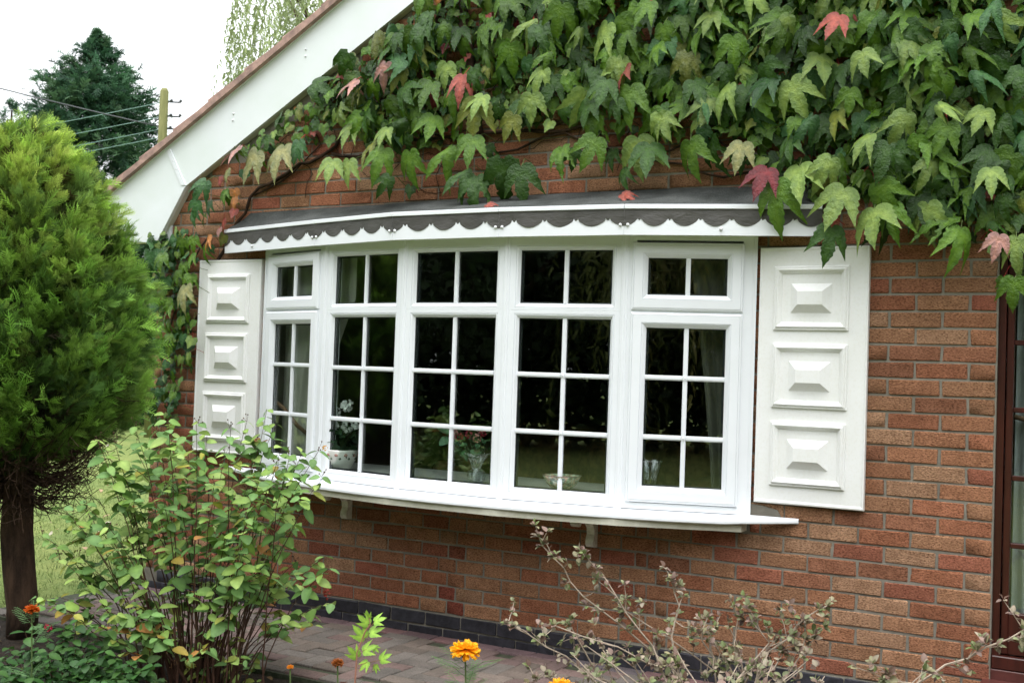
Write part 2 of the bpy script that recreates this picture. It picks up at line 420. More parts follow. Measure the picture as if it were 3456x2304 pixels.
def cut(x0, x1, z0, z1, holes):
    """split a course segment around the openings"""
    segs = [(x0, x1)]
    for hx0, hx1, hz0, hz1 in holes:
        if z1-.01 < hz0 or z0+.01 > hz1: continue
        ns = []
        for a, b in segs:
            if b <= hx0 or a >= hx1: ns.append((a, b)); continue
            if a < hx0: ns.append((a, hx0))
            if b > hx1: ns.append((hx1, b))
        segs = ns
    return segs
holes = [(WX0, WX1, WZ0, WZ1), (DX0, DX1, -.3, DZ1)]
SP = {(1, -1): None}
for row in range(0, 74):
    z0, z1 = row*.075, row*.075+.075
    js = joints(row)
    for a, b in zip(js[:-1], js[1:]):
        for (p, q) in cut(a, b, z0, z1, holes):
            if q-p < .035: continue
            if z0 > min(roofz(p), roofz(q))-.02: continue
            w = q-p-.0105; w = round(w/.005)*.005 if abs(w-.2145) > .004 else .2145
            c = BPc[rng.choice(len(BP), p=BPw)]*1.08*rng.uniform(.86, 1.14)
            xm = (p+q)/2
            if row < 2 and w < .13 and -2.95 < xm < -2.5: c = np.array((.31, .095, .068))
            c = c*(1+.10*math.sin(1.7*xm+2.1*z0)*math.sin(2.9*z0-1.1*xm))*(1, .99, .97)
            allb.append((xm, (z0+z1)/2, w, .0645, c, 0))
for row, (z0, z1) in ((-1, (-.075, 0)), (-2, (-.15, -.075))):
    x = XL+.11*(row+2)
    while x < XR:
        for (p, q) in cut(max(x, XL), min(x+.225, XR), z0, z1, holes):
            if q-p > .04: allb.append(((p+q)/2, (z0+z1)/2, round((q-p-.009)/.005)*.005, .066, np.array(WHITE)*rng.uniform(.8, 1.25), 1))
        x += .225
B_ = np.array([(b[0], 0, b[1]) for b in allb]); sz = px_size(B_, 1)*np.array([math.sqrt(b[2]*b[3]) for b in allb])
xx, zz = B_[:, 0], B_[:, 2]
hid = ((xx > -1.02) & (xx < -.56) & (zz > .78) & (zz < 1.92)) | ((xx > -4.57) & (xx < -4.12) & (zz > .8) & (zz < 1.92)) | (zz > 2.62) | ((zz > 2.2) & (xx > -2.0)) | ((zz < .3) & (xx < -4.3))
sz = np.where(hid, sz*.3, sz)
order = np.argsort(-sz); rest = []
for k, i in enumerate(order):
    x, z, w, h, c, blk = allb[i]
    me = get_brick(w, h, M['blackbrick'] if blk else M['brick'])
    m = np.array(Matrix.Translation((x, rng.normal(0, .0013)-(.012 if blk else 0), z+rng.normal(0, .0006))) @ Matrix.Rotation(rng.normal(0, .004), 4, 'Y') @ Matrix.Rotation(rng.normal(0, .006), 4, 'Z') @ (Matrix.Rotation(math.pi, 4, 'Y') if rng.random() < .5 else Matrix.Identity(4)))
    if k < 298: place('brick', me, m, wall, c)
    else: rest.append((me, m, c, blk))
for blk, nm, mt in ((0, 'brickwork', M['brick']), (1, 'plinth_brickwork', M['blackbrick'])):
    by = {}
    for me, m, c, b in rest:
        if b == blk: by.setdefault(me.name, [me, [], []]); by[me.name][1].append(m); by[me.name][2].append(c)
    v, f, t = join([scatter(tri(a), b, c) for a, b, c in by.values()])
    stuff(finish(nm, big_mesh(nm, v, f, t), mt, wall))
# plinth mortar
g = G(); g.box(XL-.003, 0, -.002, .0095, -.3, -.003); g.obj('plinth_mortar', M['mortar'], wall)
# cement fillet at the right foot of the window
g = G(); g.prism([(-1.064, .672), (-.90, .668), (-.93, .72), (-1.0, .735), (-1.064, .74)], -.006, .005, 'y'); g.obj('cement_patch', M['mortar'], wall)

# ---- roof and barge board
roof = empty('roof', house)
sl_ = .571; ang = math.atan(sl_); ca, sa = math.cos(ang), math.sin(ang)
g = G(); RX = .3
zt = lambda x: 2.445+.5655*(x+5.315)
top = zt(RX)
g.prism([(-4.715, 2.414), (RX, roofz(RX)), (RX, top), (-5.62, zt(-5.62)), (-5.66, 2.065), (-4.945, 2.065)], -.058, -.036, 'y')
g.obj('barge_board', M['cladding'], roof)
g = G(); g.prism([(RX, roofz(RX)), (5.28, 2.39), (5.5, 2.055), (6.2, 2.055), (6.2, zt(-5.62)), (RX, top)], -.058, -.036, 'y'); g.obj('barge_board', M['cladding'], roof)
g = G(); g.prism([(-4.72, 2.408), (-4.945, 2.068), (-5.34, 2.068)], -.062, -.058, 'y'); g.obj('barge_end_panel', M['cladding'], roof)
g = G(); g.prism([(-5.66, zt(-5.66)-.024), (RX, top-.024), (RX, top-.001), (-5.66, zt(-5.66)-.001)], -.068, -.058, 'y'); g.obj('verge_trim', M['upvc'], roof)
# cover strip over the joint of the barge board, with two tiny pins
dx, dz = ca, sa; px, pz = -sa, ca
c0 = (-4.735, 2.414); g = G(); a = (-4.875, 2.655)
g.prism([(c0[0]-.018, c0[1]+.004), (c0[0]+.018, c0[1]+.004), (a[0]+.012, a[1]), (a[0]-.018, a[1]-.012)], -.064, -.058, 'y'); g.obj('joint_strip', M['upvc'], roof)
for (x, z) in ((-4.345, 2.838), (-4.347, 2.797), (-3.80, 3.176), (-3.80, 3.134), (-3.2, 3.52), (-3.2, 3.48), (-4.83, 2.575), (-4.80, 2.52)):
    g = G(); g.ball((x, -.060, z), .007, 8); g.obj('pin_cap', M['screw'], roof, True)
# soffit boards behind the barge board
g = G(); th = .018
g.prism([(-4.715, 2.414), (RX, roofz(RX)), (RX, roofz(RX)+th), (-4.735, 2.414+th)], -.036, .0, 'y')
g.prism([(-4.945, 2.065), (-4.715, 2.414), (-4.735, 2.424), (-4.965, 2.075)], -.036, .0, 'y'); g.box(-5.6, -4.94, -.036, 0, 2.065, 2.08)
g.obj('soffit', M['soffit'], roof)
g = G(); g.box(-4.985, -4.872, -.018, 0, 2.06, 2.36); g.box(-4.985, -4.872, -.023, -.018, 2.18, 2.188); g.obj('corner_board', M['cladding'], roof)
# tile verge: separate tiles lapped up the slope
tm = []
for i in range(3):
    g = G(); g.box(-.02, .375, -.0, .30, 0, .024, .004); g.V = [(x, y, z+rng.normal(0, .0015)) for x, y, z in g.V]; tm.append(setmat(g.mesh('roof_tile'), M['tile']))
x = -5.66; k = 0
while x < RX-.2:
    m = Matrix.Translation((x, -.085, zt(x)+.022+.002*rng.random())) @ Matrix.Rotation(-ang+R(3.2), 4, 'Y')
    place('verge_tile', tm[k % 3], np.array(m), roof, np.array([1, 1, 1])*rng.uniform(.85, 1.15)); x += .33*ca; k += 1
g = G(); g.prism([(-5.66, zt(-5.66)+.0), (RX, top), (RX, top+.026), (-5.66, zt(-5.66)+.026)], -.076, -.02, 'y'); g.obj('verge_mortar', M['tile'], roof, tint=(.9, .85, .85))
g = G(); g.prism([(-5.7, zt(-5.7)-.02), (RX, top-.02), (6.3, zt(-5.7)-.02), (6.3, zt(-5.7)+.02), (RX, top+.03), (-5.7, zt(-5.7)+.02)], -.10, 8, 'y'); g.obj('roof_covering', M['tile'], roof)

# ---- bow window
VX = np.array([[-4.059, -.03], [-3.468, -.21], [-2.867, -.31], [-2.245, -.314], [-1.647, -.218], [-1.064, -.03]])
bow = empty('bow_window', house)
def fac(i):
    a, b = VX[i], VX[i+1]; L = float(np.linalg.norm(b-a)); d = (b-a)/L; nrm = np.array([d[1], -d[0]])
    return (lambda u, nn, z: (float(a[0]+d[0]*u+nrm[0]*nn), float(a[1]+d[1]*u+nrm[1]*nn), z)), L, d, nrm
def ins(r, l, rr, b, t): return (r[0]+l, r[1]-rr, r[2]+b, r[3]-t)
ZB, ZT = .688, 2.005; ZM = 1.6275
for i in range(5):
    T, L, d, nrm = fac(i)
    opening = i in (0, 4)
    if not opening:
        for nm, (z0, z1), gl in (('window_frame', (ZM, ZT), (.069, L-.066, 1.664, 1.928)), ('window_frame', (ZB, ZM), (.069, L-.066, .748, 1.590))):
            o = (.006, L-.006, z0, z1); g = G(T)
            a = (gl[0]-.022, gl[1]+.022, gl[2]-.022, gl[3]+.022); b = (gl[0]-.018, gl[1]+.018, gl[2]-.018, gl[3]+.018); c = (gl[0]-.005, gl[1]+.005, gl[2]-.005, gl[3]+.005)
            g.rings([(*o, -.06), (*o, -.0015), (o[0]+.0015, o[1]-.0015, o[2]+.0015, o[3]-.0015, 0), (*a, 0), (a[0]+.0015, a[1]-.0015, a[2]+.0015, a[3]-.0015, -.004), (*b, -.0005), ((b[0]+c[0])/2, (b[1]+c[1])/2, (b[2]+c[2])/2, (b[3]+c[3])/2, -.003), (*c, -.012), (*gl, -.018), (*gl, -.06)])
            g.obj(nm, M['upvc'], bow)
            g = G(T); g.box(gl[0]-.004, gl[1]+.004, -.030, -.026, gl[2]-.004, gl[3]+.004); g.obj('pane', M['glass'], bow)
            g = G(T); g.rings([(*gl, -.0205), (gl[0]+.0035, gl[1]-.0035, gl[2]+.0035, gl[3]-.0035, -.0225), (gl[0]+.0035, gl[1]-.0035, gl[2]+.0035, gl[3]-.0035, -.0255)]); g.rings([(gl[0], gl[1], gl[2], gl[3], -.0305), (gl[0]+.011, gl[1]-.011, gl[2]+.008, gl[3]-.008, -.0315), (gl[0]+.011, gl[1]-.011, gl[2]+.008, gl[3]-.008, -.045)]); g.obj('gasket', M['gasket'], bow, flip=False)
            lights = gl; cx = L/2+.004
            g = G(T); g.box(cx-.011, cx+.011, -.0255, -.016, gl[2], gl[3]); g.box(cx-.006, cx+.006, -.016, -.0115, gl[2], gl[3]); g.obj('glazing_bar', M['upvc'], bow)
            if z0 < 1:
                for zb in (1.311, 1.029):
                    g = G(T); 
                    for (u0, u1) in ((gl[0], cx-.0115), (cx+.0115, gl[1])):
                        g.box(u0, u1, -.0255, -.015, zb-.012, zb+.012); g.box(u0, u1, -.015, -.010, zb-.0065, zb+.0065)
                    g.box(cx-.009, cx+.009, -.011, -.008, zb-.009, zb+.009)
                    g.obj('glazing_bar', M['upvc'], bow)
                    g = G(T); g.ball((cx, -.008, zb), .0045, 6); g.obj('bar_boss', M['upvc'], bow)
    else:
        g = G(T); 
        for z0, z1 in ((ZM+.0035, ZT), (ZB, ZM+.0035)):
            o = (.004, L-.004, z0, z1); q = (.055, L-.055, z0+(.03 if z0 < 1 else .012), z1-(.03 if z0 > 1 else .012))
            g.rings([(*o, -.06), (*o, -.0015), (o[0]+.0015, o[1]-.0015, o[2], o[3], 0), (*q, 0), (*q, -.06)])
        g.obj('window_frame', M['upvc'], bow)
        for (S, gl) in (((.036, L-.050, 1.638, 1.963), (.112, L-.125, 1.713, 1.890)), ((.036, L-.050, .722, 1.627), (.112, L-.125, .798, 1.555))):
            a = (S[0]+.004, S[1]-.004, S[2]+.004, S[3]-.004); b = (gl[0]-.024, gl[1]+.024, gl[2]-.024, gl[3]+.024); c = (gl[0]-.006, gl[1]+.006, gl[2]-.006, gl[3]+.006)
            k = lambda r, e: (r[0]+e, r[1]-e, r[2]+e, r[3]-e)
            g = G(T); g.rings([(*S, -.004), (*S, .008), (*k(S, .003), .014), (*k(S, .010), .0165), (*k(S, .0112), .0135), (*k(S, .0124), .017), (*b, .0175), (*k(b, .0015), .013), (*k(b, .004), .016), (*k(b, .009), .012), (*c, .003), (*gl, -.004), (*gl, -.03)])
            g.obj('sash', M['upvc'], bow)
            g = G(T); g.box(gl[0]-.004, gl[1]+.004, -.020, -.016, gl[2]-.004, gl[3]+.004); g.obj('pane', M['glass'], bow)
            g = G(T); g.rings([(*gl, -.0105), (gl[0]+.0035, gl[1]-.0035, gl[2]+.0035, gl[3]-.0035, -.0125), (gl[0]+.0035, gl[1]-.0035, gl[2]+.0035, gl[3]-.0035, -.0155)]); g.rings([(gl[0], gl[1], gl[2], gl[3], -.0205), (gl[0]+.011, gl[1]-.011, gl[2]+.008, gl[3]-.008, -.0215), (gl[0]+.011, gl[1]-.011, gl[2]+.008, gl[3]-.008, -.029)]); g.obj('gasket', M['gasket'], bow, flip=False)
            cx = (gl[0]+gl[1])/2+.003
            g = G(T); g.box(cx-.011, cx+.011, -.0155, -.006, gl[2], gl[3]); g.box(cx-.006, cx+.006, -.006, -.0015, gl[2], gl[3]); g.obj('glazing_bar', M['upvc'], bow)
            if S[2] < 1:
                for zb in (1.317, 1.032):
                    g = G(T)
                    for (u0, u1) in ((gl[0], cx-.0115), (cx+.0115, gl[1])):
                        g.box(u0, u1, -.0155, -.005, zb-.012, zb+.012); g.box(u0, u1, -.005, 0, zb-.0065, zb+.0065)
                    g.box(cx-.009, cx+.009, -.001, .002, zb-.009, zb+.009)
                    g.obj('glazing_bar', M['upvc'], bow)
                    g = G(T); g.ball((cx, .002, zb), .0045, 6); g.obj('bar_boss', M['upvc'], bow)
    # head board over the frames
    g = G(T); g.box(0.0, L, -.06, -.006, ZT+.001, 2.12); g.obj('head_board', M['soffit'], bow)
def offs(e, zs=None):
    """bow outline pushed outwards by e"""
    out = []
    for j in range(6):
        if j == 0: nn = fac(0)[3]
        elif j == 5: nn = fac(4)[3]
        else:
            nn = fac(j-1)[3]+fac(j)[3]; nn = nn/np.linalg.norm(nn); nn = nn/ (nn@fac(j)[3])
        out.append(VX[j]+nn*e)
    return np.array(out)
for j in range(6):
    if j == 0: dd = fac(0)[2]
    elif j == 5: dd = fac(4)[2]
    else: dd = fac(j-1)[2]+fac(j)[2]; dd = dd/np.linalg.norm(dd)
    nn = np.array([dd[1], -dd[0]]); c = VX[j]
    g = G(lambda u, m_, z: (float(c[0]+dd[0]*u+nn[0]*m_), float(c[1]+dd[1]*u+nn[1]*m_), z))
    if 0 < j < 5:
        g.prism([(-.017, -.05), (-.017, .001), (-.014, .004), (-.0065, .005), (-.0055, .0085), (.0055, .0085), (.0065, .005), (.014, .004), (.017, .001), (.017, -.05)], ZB-.004, ZT, 'z'); g.obj('mullion', M['upvc'], bow)
    else:
        s_ = -1 if j == 0 else 1
        g.prism([(s_*-.004, -.075), (s_*-.004, .002), (s_*.012, .002), (s_*.012, -.075)], ZB-.004, ZT, 'z'); g.obj('end_post', M['upvc'], bow)
# sill: sloping nosed board with tapering horns
fr = offs(.105); tp = offs(.012)
prof = [(-4.33, -.012)]+[tuple(p) for p in fr[:1]*np.array([1, 1])]+[tuple(p) for p in fr[1:5]]+[tuple(fr[5])]+[(-.83, -.012)]
prof[1] = (-4.08, -.115); prof[-2] = (-1.05, -.115)
# smooth the outline of the nosing
def smooth_poly(p, it=2):
    p = [np.array(q, float) for q in p]
    for _ in range(it):
        q = [p[0]]
        for a, b in zip(p[:-1], p[1:]): q += [a*.75+b*.25, a*.25+b*.75]
        q.append(p[-1]); p = q
    return p
sp = smooth_poly(prof, 2)
def inner(p):
    """matching point on the frame line for a point of the nosing"""
    x = min(max(p[0], VX[0][0]), VX[5][0]); y = np.interp(x, VX[:, 0], VX[:, 1])
    if p[0] < VX[0][0] or p[0] > VX[5][0]: return (float(p[0]), float(min(-.004, p[1]*.3)))
    return (float(x), float(y+.03))
g = G(); K = len(sp); vs = []
for p in sp:
    q = inner(p); d_ = abs(p[1]-q[1]); dz = .022*min(1, d_/.13)
    a = np.array(p); b = np.array(q)
    n_ = (a-b)/max(1e-6, np.linalg.norm(a-b))
    zt_ = .6895; ze = .6895-dz
    vs += [(b[0], b[1], zt_), (a[0]-n_[0]*.008, a[1]-n_[1]*.008, ze), (a[0]-n_[0]*.002, a[1]-n_[1]*.002, ze-.003), (a[0], a[1], ze-.008), (a[0], a[1], ze-.018), (a[0]-n_[0]*.003, a[1]-n_[1]*.003, ze-.022), (b[0], b[1], ze-.022)]
fs = [[7*i+k, 7*i+(k+1) % 7, 7*(i+1)+(k+1) % 7, 7*(i+1)+k] for i in range(K-1) for k in range(7)]+[list(range(7)), [7*(K-1)+k for k in range(7)][::-1]]
g.add(vs, fs); g.obj('sill', M['upvc'], bow)
# under board of the sill
ub = offs(.085); poly = [(-4.05, -.004)]+[tuple(map(float, p)) for p in ub[0:6]]+[(-1.075, -.004)]
poly[1] = (-4.05, -.08); poly[-2] = (-1.075, -.085)
g = G(); g.prism(poly, .612, .6445, 'z'); g.obj('under_board', M['board'], bow)
g = G(); g.prism([(-4.055, .3)]+[(float(x), float(y)+.035) for x, y in VX]+[(-1.066, .3)], .6455, .742, 'z'); g.obj('window_board', M['innerboard'], bow)
g = G(); g.prism([(-4.055, .3)]+[(float(x), float(y)+.02) for x, y in VX]+[(-1.066, .3)], 2.03, 2.05, 'z'); g.obj('bay_ceiling', M['soffit'], bow)

# ---- fascia, scalloped flashing and felt roof of the bow
can = empty('bow_canopy', house)
FX = np.array([[-4.395, -.035], [-3.515, -.262], [-2.895, -.395], [-2.255, -.392], [-1.612, -.325], [-.742, -.075]])
FB, FT = 1.985, 2.128
def seg(i):
    a, b = FX[i], FX[i+1]; L = float(np.linalg.norm(b-a)); d = (b-a)/L; nrm = np.array([d[1], -d[0]])
    return (lambda u, nn, z: (float(a[0]+d[0]*u+nrm[0]*nn), float(a[1]+d[1]*u+nrm[1]*nn), z)), L
counts = [6, 4, 4, 4, 6.35]
phase = [.5, .5, .5, .5, .5]
for i in range(5):
    T, L = seg(i)
    g = G(T); g.box(.0008, L-.0008, -.016, 0, FB, FT-.022, .001); g.obj('fascia_board', M['upvc'], can)
    g = G(T); g.box(.0008, L-.0008, -.02, .010, FT-.020, FT+.002, .002); g.obj('fascia_trim', M['upvc'], can)
    # scalloped grey sheet
    per = L/counts[i]; N = 140; bot = []
    for k in range(N+1):
        u = L*k/N; t = (u/per+(phase[i])) % 1.0; dd = abs(t-.5)*2     # 0 in the bowl, 1 at the peak
        bowl = 2.028+.040*(dd**2.0)
        if dd > .86: bowl = 2.028+.040*.74+.010 - (dd-.86)/.14*.014
        if dd > .80 and dd <= .86: bowl = 2.028+.040*.64+(dd-.80)/.06*.0140
        bot.append((u, bowl))
    vs = [(u, .0022+.0018*math.sin(u*31+i)*math.sin(u*13), z) for u, z in bot]+[(u, .003+.0015*math.sin(u*23+2*i), FT-.0205) for u, z in bot]+[(u, .0006, z) for u, z in bot]
    fs = [[k, k+1, N+1+k+1, N+1+k] for k in range(N)]+[[k, 2*(N+1)+k, 2*(N+1)+k+1, k+1] for k in range(N)]
    g = G(T); g.add(vs, fs); g.obj('scalloped_flashing', M['lead'], can, False)
    for u in ([.018, L-.018] if 0 < i < 4 else ([L-.018, .30] if i == 0 else [.018, L*.5])):
        zc = 2.033 if (u < .03 or u > L-.03) else 2.015
        g = G(T); g.ball((u, .0035, zc), .0085, 10); g.obj('screw_cap', M['screw'], can, True)
# felt
wl = [(-4.23, 2.232), (-3.76, 2.24), (-2.83, 2.25), (-2.1, 2.256), (-1.4, 2.25), (-.80, 2.232)]
g = G(); vs = []; 
N = 40
for k in range(N+1):
    t = k/N; j = min(4, int(t*5)); s = t*5-j
    f_ = FX[j]*(1-s)+FX[j+1]*s; w_ = np.array(wl[j])*(1-s)+np.array(wl[j+1])*s
    for q in range(6):
        r = q/5
        vs.append((f_[0]*(1-r)+w_[0]*r, (f_[1]+.004)*(1-r)+.0*r, (FT+.003)*(1-r)+w_[1]*r+.004*math.sin(9*t+q)*(0 < q < 5)-.01*math.sin(math.pi*r)))
fs = [[k*6+q, (k+1)*6+q, (k+1)*6+q+1, k*6+q+1] for k in range(N) for q in range(5)]
g.add(vs, fs); g.obj('felt_roof', M['felt'], can, True)
g = G(); g.prism([(float(x), float(y)+.012) for x, y in FX]+[(-.80, .0), (-4.23, .0)], 2.0, 2.015, 'z'); g.obj('canopy_soffit', M['soffit'], can)

# ---- corbel brackets
def bracket(x):
    g = G(); h = .612
    g.prism([(0, h), (-.235, h), (-.24, h-.02), (-.225, h-.035), (-.205, h-.036), (-.19, h-.02), (-.13, h-.022), (-.075, h-.03), (-.045, h-.06), (-.04, h-.09), (-.052, h-.115), (-.055, h-.14), (-.042, h-.155), (0, h-.16)], x-.021, x+.021, 'x')
    g.obj('bracket', M['bracket'], house)
bracket(-1.865); bracket(-3.40)

# ---- shutters
def shutter(x0, x1, z0, z1):
    sh = empty('shutter', house); w = x1-x0
    T = lambda u, nn, z: (x0+u, -.004-nn, z0+z)
    H = z1-z0; g = G(T)
    g.rings([(0, w, 0, H, 0), (0, w, 0, H, .024), (.001, w-.001, .003, H-.001, .029), (.006, w-.006, .010, H-.006, .030), (.010, w-.010, .014, H-.012, .0275), (.013, w-.013, .018, H-.016, .0262), (.015, w-.015, .02, H-.018, .026)], True)
    g.add([(0, 0, 0), (w, 0, 0), (w, 0, H), (0, 0, H)], [[0, 1, 2, 3]])
    g.obj('shutter_board', M['paint'], sh)
    for zc in (H-.237, H-.597, H-.957):
        uw, hh = .172, .148; uc = w*.485
        k = lambda e, n_: (uc-uw+e, uc+uw-e, zc-hh+e, zc+hh-e, n_)
        g = G(T); g.rings([k(0, .0255), k(0, .034), k(.002, .0365), k(.007, .0375), k(.009, .036), k(.0105, .0405), k(.016, .044), k(.021, .0425), k(.026, .036), k(.030, .0345), k(.033, .031), k(.037, .0265), k(.038, .0255)])
        g.obj('panel_moulding', M['paint'], sh)
        g = G(T); a, b = .096, .069; c, d = .057, .031
        g.rings([(uc-a, uc+a, zc-b, zc+b, .0255), (uc-c-.001, uc+c+.001, zc-d-.001, zc+d+.001, .0575), (uc-c+.001, uc+c-.001, zc-d+.001, zc+d-.001, .0585)], True)
        g.obj('raised_panel', M['paint'], sh)
    return sh
shutter(-1.037, -.535, .752, 1.943)
shutter(-4.597, -4.095, .765, 1.945)

# ---- patio door on the right
door = empty('glazed_door', house)
g = G()
fx = .055
g.box(DX0+.002, DX0+.030, .035, .12, .13, DZ1); g.box(DX1-.03, DX1-.002, .035, .12, .13, DZ1); g.box(DX0+.03, DX1-.03, .035, .12, DZ1-.05, DZ1)
g.box(DX0+.002, DX1-.002, .015, .14, .13, .185, .004); g.obj('door_frame', M['mahog'], door)
g = G(); g.box(.034, .062, .05, .095, .19, DZ1-.055, .003); g.box(.888, .916, .05, .095, .19, DZ1-.055, .003); g.box(.062, .888, .05, .095, .19, .365, .003); g.box(.062, .888, .05, .095, DZ1-.12, DZ1-.055, .003)
g.obj('door_leaf', M['mahog'], door)
for zb in (.651, .939, 1.231, 1.52):
    g = G(); g.box(.062, .888, .056, .080, zb-.011, zb+.011, .003); g.obj('glazing_bar', M['mahog'], door)
g = G(); g.box(.464, .486, .056, .079, .365, DZ1-.12, .003); g.obj('glazing_bar', M['mahog'], door)
g = G(); g.box(.060, .890, .083, .087, .36, DZ1-.115); g.obj('door_pane', M['glass'], door)
for k in range(5):
    g = G(); g.box(-.03+k*.2, .165+k*.2, -.30, .0145, -.10, .085, .003); g.obj('step_tile', M['steptile'], door)
for k in range(5):
    g = G(); g.box(-.03+k*.2, .165+k*.2, .015, .26, -.10, .128, .003); g.obj('step_tile', M['steptile'], door)

# ---- the room behind the glass
g = G(); rx0, rx1, ry0, ry1, rz0, rz1 = XL+.29, -.15, .285, 4.6, -.1, 2.3
g.add([(rx0, ry1, rz0), (rx1, ry1, rz0), (rx1, ry1, rz1), (rx0, ry1, rz1), (rx0, ry0, rz0), (rx1, ry0, rz0), (rx1, ry0, rz1), (rx0, ry0, rz1)],
      [[0, 1, 2, 3], [0, 3, 7, 4], [1, 5, 6, 2], [3, 2, 6, 7]])
g.obj('room', M['room'], house, flip=False)
g = G(); g.box(rx0, rx1, .28, ry1, -.14, -.1); g.obj('room_floor', M['carpet'], house)
g = G(); g.add([(-.10, 1.6, -.1), (1.2, 1.6, -.1), (1.2, 1.6, 2.2), (-.10, 1.6, 2.2), (-.1, .285, -.1), (1.2, .285, -.1), (1.2, .285, 2.2), (-.1, .285, 2.2)], [[0, 1, 2, 3], [0, 3, 7, 4], [1, 5, 6, 2], [3, 2, 6, 7], [0, 4, 5, 1]])
g.obj('hall', M['room'], house, flip=False)

# curtains
def curtain(name, label, x0, x1, yb, z0, z1, m, amp=.03, folds=7, taper=None, curve=None):
    nx, nz = folds*10, 24; vs = []
    for j in range(nz+1):
        t = j/nz; z = z0+(z1-z0)*t; wdt = taper(t) if taper else 1
        for i in range(nx+1):
            s = i/nx; x = x0+(x1-x0)*s*wdt; yy = (curve(x) if curve else yb)+amp*math.sin(s*folds*2*math.pi+.6*math.sin(3*t))*(.6+.4*math.sin(s*17))
            vs.append((x, yy, z))
    fs = [[j*(nx+1)+i, j*(nx+1)+i+1, (j+1)*(nx+1)+i+1, (j+1)*(nx+1)+i] for j in range(nz) for i in range(nx)]
    g = G(); g.add(vs, fs); o = g.obj(name, m, None, True); tag(o, label, 'curtain'); return o
yc = lambda x: float(np.interp(x, VX[:, 0], VX[:, 1]))+.16
curtain('curtain', 'pale fabric curtain hanging behind the leftmost panes of the bow window', -4.02, -3.36, .2, .75, 2.02, M['curtain'], .022, 6, lambda t: 1.0 if t > .75 else .55+.45*(t/.75)**1.6, yc)
curtain('curtain', 'dim curtain hanging behind the rightmost panes of the bow window', -1.10, -1.42, .2, .75, 2.02, M['dimcurtain'], .022, 4, lambda t: .55+.45*t**1.3, yc)
curtain('curtain', 'grey white pleated curtain behind the glass of the mahogany door', .06, .9, .19, .2, 1.95, M['net'], .018, 12)
g = G(); g.tube([(-4.02, .0, 1.12), (-3.9, -.01, 1.06), (-3.80, .0, .96), (-3.74, .05, .9)], .012, 8); tag(g.obj('curtain_tie', M['rope'], None, True), 'dark rope tie holding back the curtain behind the leftmost panes', 'curtain tie')
g = G(); g.tube([(.06+.05*k, .155, 1.20-.035*math.sin(k*.33)) for k in range(9)], .011, 8); tag(g.obj('curtain_tie', M['rope'], None, True), 'brown rope tie round the curtain behind the mahogany door', 'curtain tie')

# sofa in the room
sf = thing('sofa', 'brown patterned sofa seen dimly inside the room behind the bow window', 'sofa')
def rbox(nm, *a):
    g = G(); g.box(*a, .05); g.obj(nm, M['sofa'], sf)
rbox('seat', -3.6, -2.0, 1.5, 2.3, .1, .45); rbox('backrest', -3.6, -2.0, 2.3, 2.6, .1, .95); rbox('arm', -3.85, -3.6, 1.5, 2.6, .1, .68); rbox('arm', -2.0, -1.75, 1.5, 2.6, .1, .68)
for x in (-3.78, -1.82):
    for y in (1.58, 2.5): g = G(); g.box(x-.03, x+.03, y-.03, y+.03, -.1, .1); g.obj('leg', M['mahog'], sf)
rbox('cushion', -2.9, -2.4, 2.05, 2.28, .47, .85)

# ================================================================ ORNAMENTS ON THE WINDOW BOARD
WB = .742
def petals(c, r, n, col, parent, name='bloom', up_=(0, 0, 1)):
    """a round head of many small curled petals"""
    base = (np.array([(0, 0, 0), (-.45, -.5, .12), (.45, -.5, .12), (0, -1, .05), (0, -.5, 0)]), np.array([(0, 1, 4), (0, 4, 2), (1, 3, 4), (4, 3, 2)]), np.ones((5, 3)))
    dirs = rng.normal(size=(n, 3)); dirs /= np.linalg.norm(dirs, axis=1, keepdims=True)
    nr = rng.normal(size=(n, 3)); tang = np.cross(dirs, nr)
    pos = np.array(c)+dirs*r*.72
    m = frame_m(pos, tang*.8+dirs*.35, dirs, np.full(n, r*.62)); t = np.array(col)*rng.uniform(.75, 1.1, (n, 1))
    v, f, tt = scatter(base, m, t); return finish(name, big_mesh(name, v, f, tt), M['petal'], parent)
def leafcloud(c, rad, n, size, col, parent, name='foliage', kind=None, mt='leaf', base=None, jit=.2):
    base = base or HEART
    p = rng.normal(size=(n, 3)); p /= np.linalg.norm(p, axis=1, keepdims=True); p *= rng.uniform(.5, 1, (n, 1))**.5
    pos = np.array(c)+p*np.array(rad)
    nn = p+np.array((0, -.4, .6))+rng.normal(0, .3, (n, 3)); tip = p*.6+rng.normal(0, .6, (n, 3))+np.array((0, 0, -.3))
    m = frame_m(pos, tip, nn, rng.uniform(.7, 1.15, n)*size); t = np.array(col)*rng.uniform(1-jit*2, 1+jit, (n, 1))
    v, f, tt = scatter(base, m, t); o = finish(name, big_mesh(name, v, f, tt), M[mt], parent)
    if kind: o['kind'] = kind
    return o
